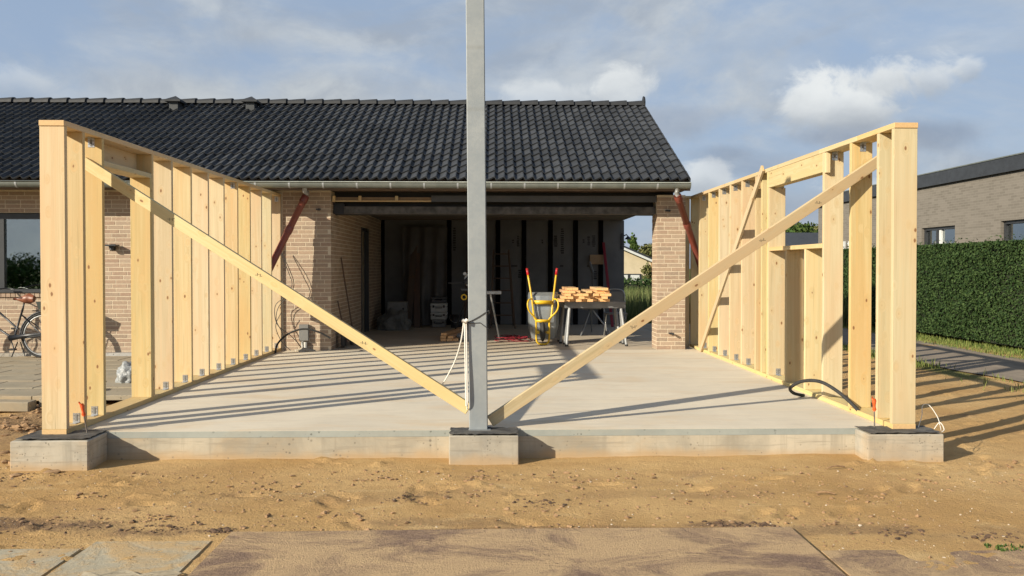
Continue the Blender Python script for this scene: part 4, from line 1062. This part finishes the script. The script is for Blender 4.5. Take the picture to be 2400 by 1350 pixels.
for x0, n_, k in rows:
    x = x0
    for i in range(n_):
        if (k, i) in ((3, 3), (4, 2), (4, 3), (4, 4)): x += .1; continue
        y0 = 14.56+rs.uniform(0, .26); L_ = rs.uniform(.9, 1.15)
        o = board('plank_offcut', None, (x+.0475, y0, obj_top+.047*k+.0235), (x+.0475+rs.uniform(-.02, .02), y0+L_, obj_top+.047*k+.0235), (1, 0, 0), .095, .045, raw)
        tag(o, 'short sawn plank in the '+('lowest', 'second', 'third', 'fourth', 'topmost')[k]+' layer of the stack on the trestles', 'plank', 'planks stacked on the trestles')
        x += .0965
# mitre saw on its stand behind the steel post
MS = thing('mitre_saw', 'mitre saw on a tripod stand half hidden behind the steel post', 'saw', (-.40, 16.0, 0))
obj('stand_leg', TB(([(-.08, 15.95, .84), (.08, 16.02, .02)], .018)), alum, MS)
obj('stand_leg', TB(([(-.50, 16.05, .84), (-.80, 16.9, .02)], .016)), frame_dk, MS)
obj('stand_leg', TB(([(-.45, 15.95, .84), (-.62, 16.3, .02)], .016)), frame_dk, MS)
obj('stand_rail', B((-.46, .12, 15.93, 16.02, .84, .90), bev=.005), alum, MS)
obj('table', B((-.62, -.18, 15.88, 16.10, .905, .95), bev=.006), frame_dk, MS)
bm = bmesh.new(); bmesh.ops.create_cone(bm, cap_ends=True, segments=28, radius1=.14, radius2=.14, depth=.006); obj('blade', bm, alum, MS, (-.42, 15.98, 1.10), (R(90), 0, 0))
obj('head', TB(([(-.55, 15.97, 1.05), (-.45, 15.96, 1.12), (-.33, 15.97, 1.10)], [.05, .075, .05]), ([(-.85, 15.95, 1.045), (-.50, 15.95, 1.05)], .012), seg=10), frame_dk, MS, smooth=True)
bm = bmesh.new(); tube(bm, [(-.56+math.cos(a)*.045, 15.90, .79+math.sin(a)*.045) for a in [2*math.pi*k/14 for k in range(14)]], .014, 6, closed=True); obj('yellow_knob', bm, yellow, MS, smooth=True)
bm = bmesh.new(); bmesh.ops.create_cone(bm, cap_ends=True, segments=14, radius1=.03, radius2=.03, depth=.03); obj('dial', bm, alum, MS, (-.545, 15.90, 1.215), (R(90), 0, 0))
# red cable coil
bm = bmesh.new(); rs = random.Random(2)
for k in range(7):
    r_ = rs.uniform(.10, .22); cx_, cy_ = .33+rs.uniform(-.14, .14), 16.1+rs.uniform(-.3, .3)
    tube(bm, [(cx_+math.cos(a)*r_*1.15, cy_+math.sin(a)*r_*1.5, .008+.006*k+rs.uniform(0, .02)) for a in [2*math.pi*q/20 for q in range(20)]], .006, 5, closed=True)
tube(bm, spline([(.5, 15.7, .008), (.2, 15.55, .008), (.0, 15.75, .02), (.4, 15.9, .01), (.62, 15.6, .008)], 6), .006, 5)
tag(obj('extension_cable', bm, crimson), 'red extension cable coiled on the garage floor', 'cable')
# step ladder
LD = thing('step_ladder', 'dark wooden step ladder in the shade behind the steel post', 'ladder', (.17, 19.2, 0))
for s in (-1, 1):
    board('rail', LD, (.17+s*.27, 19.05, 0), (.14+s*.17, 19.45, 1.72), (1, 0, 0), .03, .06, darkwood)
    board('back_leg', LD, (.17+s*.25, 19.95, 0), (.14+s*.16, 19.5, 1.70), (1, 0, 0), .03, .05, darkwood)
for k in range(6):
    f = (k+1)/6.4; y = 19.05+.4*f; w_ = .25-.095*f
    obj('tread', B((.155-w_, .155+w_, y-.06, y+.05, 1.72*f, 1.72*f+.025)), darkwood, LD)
# tool cases
def case(x, y, z, w_, d, h, mat, label, grp):
    t_ = thing('tool_case', label, 'case', (x, y, z), grp)
    obj('body', B((x-w_/2, x+w_/2, y-d/2, y+d/2, z+.002, z+h*.62), bev=.012), mat, t_)
    obj('lid', B((x-w_/2-.004, x+w_/2+.004, y-d/2-.004, y+d/2+.004, z+h*.64, z+h), bev=.012), mat, t_)
    obj('handle', TB(([(x-.07, y-d/2-.006, z+h*.5), (x-.06, y-d/2-.04, z+h*.5), (x+.06, y-d/2-.04, z+h*.5), (x+.07, y-d/2-.006, z+h*.5)], .009)), black, t_)
    for s in (-1, 1): obj('latch', B((x+s*w_*.32-.02, x+s*w_*.32+.02, y-d/2-.014, y-d/2-.005, z+h*.52, z+h*.78)), black, t_)
case(-1.24, 19.5, 0, .30, .28, .17, greybox, 'lowest grey tool case of the stack on the garage floor', 'tool cases')
case(-1.24, 19.5, .172, .36, .3, .16, whitebox, 'pale tool case in the middle of the garage stack', 'tool cases')
case(-1.24, 19.5, .334, .36, .3, .20, whitebox, 'pale tool case near the top of the garage stack', 'tool cases')
case(-1.24, 19.5, .536, .34, .26, .14, frame_dk, 'black tool case topmost of the garage stack', 'tool cases')
# heap of sacks with a case on top
bm = bmesh.new(); bmesh.ops.create_icosphere(bm, subdivisions=4, radius=1)
for v_ in bm.verts:
    n_ = mnoise.noise(v_.co*2)*.3+abs(mnoise.noise(v_.co*5))*.15; v_.co = Vector((v_.co.x*.33, v_.co.y*.25, max(v_.co.z, -.2)*.34))*(1+n_)
tag(obj('rubble_sack', bm, plain('dull_sack', (.15, .15, .14), (.11, .11, .10), 6, .6, bmp=.5, bd=.02), None, (-2.15, 18.7, .07), smooth=False), 'slumped grey sack on the floor at the left of the garage', 'sack')
case(-2.12, 19.15, 0, .42, .3, .58, greybox, 'grey case standing behind the slumped sack', 'tool cases')
# boards leaning at the back, bucket
for k, (x, dx, h_) in enumerate(((-1.92, .10, 2.05), (-1.72, -.06, 1.85), (-.62, .05, 1.95))):
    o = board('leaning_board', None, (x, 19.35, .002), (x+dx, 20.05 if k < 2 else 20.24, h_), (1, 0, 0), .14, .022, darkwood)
    tag(o, ('dark brown board leaning furthest left at the back of the garage', 'dark board leaning beside it at the back of the garage', 'dark board leaning on the back wall behind the steel post')[k], 'board', 'boards leaning at the back')
BK = thing('bucket', 'dark bucket on the garage floor beside the tool cases', 'bucket', (-.86, 19.3, 0))
bm = bmesh.new(); tube(bm, [(-.86, 19.3, .002), (-.86, 19.3, .03), (-.86, 19.3, .27), (-.86, 19.3, .285), (-.86, 19.3, .06)], [.10, .105, .14, .146, .10], 18, cap=True); obj('body', bm, black, BK, smooth=True)
obj('handle', TB((spline([(-1.0, 19.3, .26), (-.97, 19.22, .17), (-.86, 19.17, .12), (-.75, 19.22, .17), (-.72, 19.3, .26)], 5), .005)), alum, BK, smooth=True)
# polythene sheet hung in front of the back wall
bm = bmesh.new(); rows = []
for j in range(22):
    z = 2.25-2.22*j/21; row = []
    for i in range(44):
        u = i/43; x = -2.10+1.02*u+(.10*(1-u))*(j/21)**2
        row.append(bm.verts.new((x, 20.0-.30*(j/21)+.03*math.sin(u*21+j*.12)+.05*mnoise.noise(Vector((u*4, j*.2, 1))), z)))
    rows.append(row)
for a, c_ in zip(rows, rows[1:]):
    for i in range(43): bm.faces.new((a[i], a[i+1], c_[i+1], c_[i]))
tag(obj('hanging_sheet', bm, plain('dust_sheet', (.085, .08, .075), (.065, .062, .06), 3, .55), smooth=True), 'dull dust sheet hanging on the back wall of the garage', 'sheet')
# timber bundle with shrink wrap on the garage floor
rs = random.Random(4)
for k, (x, z) in enumerate(((-.93, 0), (-.82, 0), (-.71, .0), (-.93, .05), (-.80, .05), (-.92, .10))):
    o = board('timber_length', None, (x, 15.72+rs.uniform(0, .12), z+.024), (x+.25, 17.3, z+.024), (1, 0, 0), .10, .046, raw)
    tag(o, 'sawn timber length in the '+('bottom', 'bottom', 'bottom', 'middle', 'middle', 'top')[k]+' layer of the bundle on the garage floor', 'timber', 'timber bundle on the garage floor')
bm = bmesh.new(); bmesh.ops.create_icosphere(bm, subdivisions=3, radius=1)
for v_ in bm.verts: n_ = mnoise.noise(v_.co*2.5)*.5; v_.co = Vector((v_.co.x*.17, v_.co.y*.22, max(v_.co.z, -.2)*.13))*(1+n_)
tag(obj('shrink_wrap', bm, poly, None, (-.50, 15.98, .03)), 'crumpled shrink wrap lying beside the timber bundle', 'wrapping')
# brooms against the side wall
def broom(x, y, top, label):
    t_ = thing('broom', label, 'broom', (x, y, 0), 'tools leaning on the side wall')
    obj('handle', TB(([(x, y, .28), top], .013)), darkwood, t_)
    obj('head', B((x-.03, x+.03, y-.12, y+.12, .02, .28), bev=.01), black, t_)
broom(-2.44, 15.05, (-2.595, 14.85, 1.50), 'long handled broom leaning on the side wall of the garage')
broom(-2.50, 14.55, (-2.59, 14.50, .78), 'short handled tool leaning on the side wall nearest the brick corner')
# red level leaning on the back wall, carton fixed near it
o = board('spirit_level', None, (2.62, 19.4, .002), (2.52, 20.24, 1.90), (1, 0, 0), .06, .028, crimson); tag(o, 'long red spirit level leaning on the back wall', 'level')
tag(obj('carton', B((2.20, 2.52, 20.19, 20.258, 1.40, 1.62), bev=.004), card), 'flat brown carton fixed to the back wall by the red level', 'carton')
# table saw stand seen under the trestles
TSW = thing('tool_stand', 'dark machine on a folding tripod stand behind the trestles', 'stand', (2.0, 17.4, 0))
obj('machine', B((1.72, 2.12, 17.25, 17.6, .50, .68), bev=.02), greybox, TSW)
obj('column', TB(([(1.95, 17.4, .68), (1.95, 17.42, 1.22)], .018), ([(1.95, 17.42, 1.22), (1.88, 17.40, 1.44)], .03)), frame_dk, TSW)
for p in ((1.66, 16.85), (2.30, 17.1), (2.0, 18.0)): obj('leg', TB(([(1.92, 17.4, .52), (p[0], p[1], .0)], .016)), alum, TSW)
CH = thing('folding_chair', 'grey folding chair standing behind the plank stack', 'chair', (2.32, 16.6, 0))
obj('backrest', TB((spline([(2.10, 16.75, .45), (2.11, 16.80, .80), (2.20, 16.82, .90), (2.42, 16.82, .90), (2.50, 16.80, .80), (2.50, 16.75, .45)], 5), .012)), alum, CH, smooth=True)
obj('back_panel', B((2.13, 2.48, 16.80, 16.815, .62, .86)), greybox, CH)
obj('seat', B((2.10, 2.50, 16.40, 16.76, .44, .465), bev=.005), greybox, CH)
for x in (2.11, 2.49):
    for a, c_ in ((16.45, 16.85), (16.75, 16.35)): obj('leg', TB(([(x, a, .44), (x, c_, 0)], .012)), alum, CH)
# bracket lamp on the back corner of the house
bm = bmesh.new(); box(bm, 2.93, 3.0, 20.27, 20.296, 1.75, 2.12, bev=.004); tube(bm, [(3.0, 20.28, 2.06), (3.06, 20.28, 2.09), (3.10, 20.28, 2.04)], .014, 8); tube(bm, [(3.10, 20.28, 2.05), (3.10, 20.28, 1.98)], [.02, .09], 12)
tag(obj('corner_lamp', bm, frame_dk), 'dark bracket lamp at the back corner of the house', 'lamp')

# ================================================================== RIGHT SIDE: PATH, HEDGE, NEIGHBOUR
bm = bmesh.new(); n_ = 120; V0 = []
for k in range(n_+1):
    y = 6+24*k/n_; wv = .10*math.sin(y*.7)+.06*math.sin(y*2.3)
    V0.append([bm.verts.new((x, y, -.214+.008*mnoise.noise(Vector((x, y*.7, 0))))) for x in (6.95+wv, 7.6, 8.3, 8.92+.06*math.sin(y*1.9))])
for a, c_ in zip(V0, V0[1:]):
    for i in range(3): bm.faces.new((a[i], a[i+1], c_[i+1], c_[i]))
obj('path', bm, path_m, kind='structure', smooth=True)
obj('side_paving', B((3.30, 4.9, 14.9, 22.0, -.3, -.09)), flagm, kind='structure')
def blades(name, n, area, h0, h1, mat, seed, lean=.5, wdt=.006, zf=None, mask=None):
    rs = np.random.RandomState(seed); V, Fc = [], []
    px = rs.uniform(area[0], area[1], n); py = rs.uniform(area[2], area[3], n)
    if mask is not None: k = mask(px, py) > rs.uniform(0, 1, n); px, py = px[k], py[k]
    pz = gheight(px, py) if zf is None else np.full(len(px), zf)
    for x, y, z in zip(px, py, pz):
        h = rs.uniform(h0, h1); a = rs.uniform(0, 6.28); lx, ly = math.cos(a)*lean*h*rs.rand(), math.sin(a)*lean*h*rs.rand(); wx, wy = -math.sin(a)*wdt, math.cos(a)*wdt
        o = len(V); V += [(x-wx, y-wy, z), (x+wx, y+wy, z), (x+lx*.5+wx*.7, y+ly*.5+wy*.7, z+h*.6), (x+lx*.5-wx*.7, y+ly*.5-wy*.7, z+h*.6), (x+lx, y+ly, z+h)]
        Fc += [(o, o+1, o+2, o+3), (o+3, o+2, o+4)]
    me_ = bpy.data.meshes.new(name); me_.from_pydata(V, [], Fc); me_.materials.append(mat)
    return put(name, me_, kind='stuff')
tag(blades('grass_verge', 9000, (8.75, 9.95, 9, 26), .02, .09, grassm, 1), 'strip of grass at the foot of the hedge', 'grass')
tag(blades('weeds', 9000, (6.15, 7.15, 9.5, 22), .03, .13, grassm, 2, mask=lambda x, y: np.clip(fbm(x*1.5, y*1.1, 3, 3)*3.2-1.2, 0, 1)*np.exp(-((x-6.7)/.28)**2)), 'low weeds growing along the near edge of the path', 'weeds')
tag(blades('foreground_weed', 80, (2.75, 2.97, 4.72, 4.84), .008, .022, treem, 3), 'small green weed in the sand at the lower right', 'weed')
tag(blades('meadow_grass', 26000, (2.6, 12, 22.5, 33), .25, .95, meadowm, 4, lean=.35, wdt=.012, mask=lambda x, y: sst(x, 2.6, 3.4)*0+1.0), 'tall meadow grass seen through the open side of the garage', 'grass')

def leaf_cloud(centers, radii, n, size, seed, shell=.55):
    """small folded leaf quads spread through ellipsoids"""
    rs = np.random.RandomState(seed); m_ = len(centers); k = rs.choice(m_, n, p=np.array([r_[0]*r_[1]*r_[2] for r_ in radii])/sum(r_[0]*r_[1]*r_[2] for r_ in radii))
    d = rs.normal(0, 1, (n, 3)); d /= np.linalg.norm(d, axis=1)[:, None]
    rr = shell+(1-shell)*rs.uniform(0, 1, n)**.6
    P = np.array(centers)[k]+d*np.array(radii)[k]*(rr*(1+.18*rs.normal(0, 1, n)))[:, None]
    return quads(P, d, size, rs)
def quads(P, d, size, rs):
    n = len(P); nr = d+rs.normal(0, .7, (n, 3)); nr /= np.linalg.norm(nr, axis=1)[:, None]
    ref = rs.normal(0, 1, (n, 3)); u = np.cross(nr, ref); u /= np.linalg.norm(u, axis=1)[:, None]; v_ = np.cross(nr, u)
    s_ = size*rs.uniform(.6, 1.4, (n, 1)); a, b_ = u*s_, v_*s_*.6
    V = np.stack([P-a, P+b_+nr*s_*.12, P+a, P-b_+nr*s_*.12], 1).reshape(-1, 3)
    return V, [(4*i, 4*i+1, 4*i+2, 4*i+3) for i in range(n)]
def pmesh(name, V, F_, mat):
    me_ = bpy.data.meshes.new(name); me_.from_pydata(np.asarray(V).tolist(), [], F_); me_.materials.append(mat); return me_
# hedge
rs = np.random.RandomState(8); n = 105000
HD = thing('hedge', 'tall clipped dark green hedge along the path on the right', 'hedge', (10.0, 17.5, -.2))
yy = 9.0+rs.uniform(0, 1, n)**1.0*17.5; sel = rs.uniform(0, 1, n)
bulge = .10*(fbm(yy*1.2, np.zeros(n), 5, 3)-.45)
zz = np.where(sel < .72, -.12+rs.uniform(0, 1, n)*1.95, 1.84)
bul = .22*(fbm(yy*1.6, zz*1.6, 6, 4)-.45)
xx = np.where(sel < .72, 9.62-bul+np.abs(rs.normal(0, .06, n)), 9.62+rs.uniform(0, 1, n)*.95)
topz = 1.83+.05*(fbm(yy*2, xx*2, 7, 3)-.4)+np.where(rs.uniform(0, 1, n) < .03, rs.uniform(0, .14, n), 0)
zz = np.where(sel < .72, zz, topz-np.abs(rs.normal(0, .05, n)))
dd = np.stack([np.where(sel < .72, -1., 0.), 0*yy, np.where(sel < .72, .25, 1.)], 1)
V, F_ = quads(np.stack([xx, yy, zz], 1), dd, .027, rs)
put('foliage', pmesh('foliage', V, F_, hedgem), HD, kind='stuff')
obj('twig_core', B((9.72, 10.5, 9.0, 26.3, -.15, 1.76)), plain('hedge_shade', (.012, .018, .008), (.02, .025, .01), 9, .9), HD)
# neighbour
NB = thing('neighbour_building', 'grey brick neighbour house with dark sloping roof edge behind the hedge', 'building', (12.5, 24, -.2))
WY = [(25.31, 23.45), (21.3, 18.6)]
obj('wall', B((12.5, 20, 25.31, 33.5, -.3, 3.64), (12.5, 20, 21.3, 23.45, -.3, 3.64), (12.5, 20, 14, 18.6, -.3, 3.64), (12.5, 20, 23.45, 25.31, 2.47, 3.64), (12.5, 20, 18.6, 21.3, 2.47, 3.64), (12.5, 20, 23.45, 25.31, -.3, .95), (12.5, 20, 18.6, 21.3, -.3, .95), (12.9, 20, 18.6, 25.31, .95, 2.47)), farbrick, NB)
obj('roof_edge', B((12.40, 20.2, 13.9, 33.6, 3.645, 4.0)), frame_dk, NB)
obj('roof_flashing', B((12.38, 20.22, 13.88, 33.62, 4.001, 4.03)), zinc, NB)
for (y1, y0) in WY:
    wn = obj('window', B((12.58, 12.66, y0, y1, .95, 1.03), (12.58, 12.66, y0, y1, 2.39, 2.47), (12.58, 12.66, y0, y0+.07, 1.03, 2.39), (12.58, 12.66, y1-.07, y1, 1.03, 2.39), (12.575, 12.66, y0+(y1-y0)*.58, y0+(y1-y0)*.58+.09, 1.03, 2.39)), frame_dk, NB)
    obj('inner_frame', B((12.60, 12.65, y0+(y1-y0)*.50, y0+(y1-y0)*.56, 1.03, 2.38)), frame_lt, wn)
    obj('pane', B((12.655, 12.662, y0+.07, y1-.07, 1.03, 2.39)), glassm, wn)
    obj('blind', B((12.72, 12.73, y0+.05, y1-.05, 1.0, 2.40)), plain('pale_blind', (.78, .88, .84), (.72, .82, .78), 2, .8) if 'pale_blind' not in MATS else MATS['pale_blind'], wn)
NB2 = thing('low_outbuilding', 'pale fence post and lattice seen between the right wall studs', 'fence', (11.2, 26.8, -.2)) if False else None

# trees
def tree(name, label, loc, h, spread, mat, seed, n=3500, cat='tree', size=.16, grp=None):
    rs_ = random.Random(seed); t_ = thing(name, label, cat, loc, grp); L = Vector(loc)
    bm = bmesh.new(); cen, rad_ = [], []
    tube(bm, [L, L+Vector((rs_.uniform(-.1, .1), 0, h*.35)), L+Vector((rs_.uniform(-.2, .2), 0, h*.8))], [h*.03, h*.022, h*.006], 8)
    for k in range(9):
        a = rs_.uniform(0, 6.28); z = h*rs_.uniform(.35, .9); r_ = spread*(1-.5*abs(z/h-.55))*rs_.uniform(.35, .75)
        c_ = L+Vector((math.cos(a)*r_, math.sin(a)*r_, z))
        tube(bm, [L+Vector((0, 0, z*.6)), (L+Vector((0, 0, z*.75))+c_)/2, c_], [h*.012, h*.008, h*.003], 5)
        q = spread*rs_.uniform(.28, .5); cen.append(c_[:]); rad_.append((q, q, q*rs_.uniform(.6, .9)))
    cen.append((L+Vector((0, 0, h*.72)))[:]); rad_.append((spread*.45, spread*.45, h*.26))
    obj('trunk', bm, bark, t_, smooth=True)
    V_, F2 = leaf_cloud(cen, rad_, n, size, seed)
    put('crown', pmesh('crown', V_, F2, mat), t_, kind='stuff')
tree('broadleaf_tree', 'rounded green tree directly beside the back corner of the house, far off', (9.75, 72, -.2), 4.0, 1.5, treem, 1, grp='far trees')
tree('broadleaf_tree', 'slim dark tree rising behind the cream far house', (12.4, 78, -.2), 4.3, .6, treem, 2, grp='far trees')
tree('broadleaf_tree', 'olive tree behind the cream far house beside the pillar', (14.4, 76, -.2), 3.5, 1.9, treem2, 3, grp='far trees')
tree('broadleaf_tree', 'dark green tree at the left of the window opening in the right wall', (23.6, 70, -.2), 5.3, 2.6, treem, 4, grp='far trees')
tree('broadleaf_tree', 'lighter green tree at the right of the window opening in the right wall', (27.4, 74, -.2), 5.0, 3.0, treem2, 5, grp='far trees')
tree('broadleaf_tree', 'low dark tree between the two others in the window opening', (25.4, 72, -.2), 4.4, 2.2, treem, 6, grp='far trees')
for k, x in enumerate((-21, -15.5, -10, -4, 3)):
    tree('reflected_tree', ['tree mirrored furthest left in the house window', 'second tree mirrored in the house window', 'third tree mirrored in the house window', 'fourth tree mirrored in the house window', 'tree mirrored furthest right in the house window'][k], (x-14, -14-2*(k % 2), -.2), 1.2+.12*(k % 3), 3.0, treem, 20+k, n=7000, size=.09, grp='trees mirrored in the window')
# far cream house
FH = thing('far_house', 'cream gabled house with dark roof far behind the garage', 'house', (9, 45, -.2))
gx0 = 6.0
bm = bmesh.new(); prism(bm, [(1.6, -.3), (8.08, -.3), (8.08, 1.78), (4.85, 3.15), (1.6, 1.78)], 45, 45.3, 'y'); obj('gable_wall', bm, creamwall, FH)
obj('side_wall', B((7.9, 8.07, 45.31, 54, -.3, 1.74)), creamwall, FH)
bm = bmesh.new(); prism(bm, [(4.85, 3.20), (8.45, 1.66), (8.45, 1.54), (4.85, 3.08)], 44.8, 54, 'y'); prism(bm, [(4.85, 3.21), (1.25, 1.66), (1.25, 1.54), (4.85, 3.09)], 44.8, 54, 'y'); RF2 = obj('roof', bm, frame_dk, FH)
bm = bmesh.new(); prism(bm, [(4.85, 3.09), (8.40, 1.57), (8.40, 1.45), (4.85, 2.97)], 44.7, 44.79, 'y'); obj('barge_board', bm, frame_lt, RF2)
wn = obj('window', B((5.6, 7.55, 44.93, 44.99, .55, .98)), frame_dk, FH)
obj('pane', B((5.7, 6.85, 44.92, 44.929, .62, .92)), frame_lt, wn); obj('pane', B((7.0, 7.46, 44.92, 44.929, .62, .92)), frame_lt, wn)
obj('brick_corner', B((8.075, 8.3, 44.95, 45.2, -.3, 1.6)), plain('ochre_brick', (.34, .20, .09), (.28, .16, .07), 5, .9), FH)
tree('young_conifer', 'small brownish conifer in front of the cream far house', (7.35, 42, -.2), 1.75, .45, treem2, 9, n=500, size=.07)
def low_hedge(name, x0, x1, y, z1, label, seed, mat=hedgem, n=5000):
    t_ = thing(name, label, 'hedge', ((x0+x1)/2, y, -.2)); rs_ = np.random.RandomState(seed)
    P = np.stack([rs_.uniform(x0, x1, n), y+rs_.uniform(-.5, .5, n), -.15+(z1+.15)*rs_.uniform(0, 1, n)**.6+.12*rs_.normal(0, 1, n)*.5], 1)
    V_, F2 = quads(P, np.tile([0, -.8, .5], (n, 1)), .07, rs_)
    put('foliage', pmesh('foliage', V_, F2, mat), t_, kind='stuff')
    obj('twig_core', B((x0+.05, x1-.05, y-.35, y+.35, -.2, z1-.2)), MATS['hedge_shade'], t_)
low_hedge('low_hedge', 4, 14, 36, .80, 'low dark hedge in front of the cream far house', 1)
# parked car, mostly hidden
CR = thing('parked_car', 'dark parked car beside the cream far house', 'car', (5.6, 40, -.2))
bm = bmesh.new(); prism(bm, [(4.2, .0), (6.25, .0), (6.3, .5), (6.0, .62), (5.75, 1.02), (4.6, 1.06), (4.2, .7)], 39.2, 40.8, 'y'); obj('body', bm, frame_dk, CR)
obj('side_window', B((5.0, 5.75, 39.185, 39.195, .66, .95)), glassm, CR)
for x in (4.6, 5.85):
    bm = bmesh.new(); bmesh.ops.create_cone(bm, cap_ends=True, segments=18, radius1=.31, radius2=.31, depth=.2); obj('wheel', bm, rubber, CR, (x, 39.25, .11), (R(90), 0, 0))
# dark roofs beyond the window opening
DH = thing('dark_house', 'low dark roofed house beyond the window opening of the right wall', 'house', (18.5, 50, -.2))
obj('wall', B((17.2, 24, 50.2, 57, -.3, 2.5)), darkpaint, DH)
bm = bmesh.new(); prism(bm, [(49.8, 2.55), (53.5, 3.45), (57.4, 2.55), (57.4, 2.42), (53.5, 3.3), (49.8, 2.42)], 16.9, 24.4, 'x'); obj('roof', bm, tilem, DH)
for x in (17.6, 19.6): obj('window', B((x, x+1.2, 50.17, 50.195, .9, 2.1)), glassm, DH)
FN = thing('garden_fence', 'white lattice garden fence seen between the right wall studs', 'fence', (11.2, 27.5, -.2))
for k in range(8): obj('post', B((10.6+.16*k, 10.66+.16*k, 27.5, 27.56, -.2, 2.15)), frame_lt, FN)
for k in range(9): obj('rail', B((10.55, 11.9, 27.56, 27.59, .3+.22*k, .34+.22*k)), frame_lt, FN)
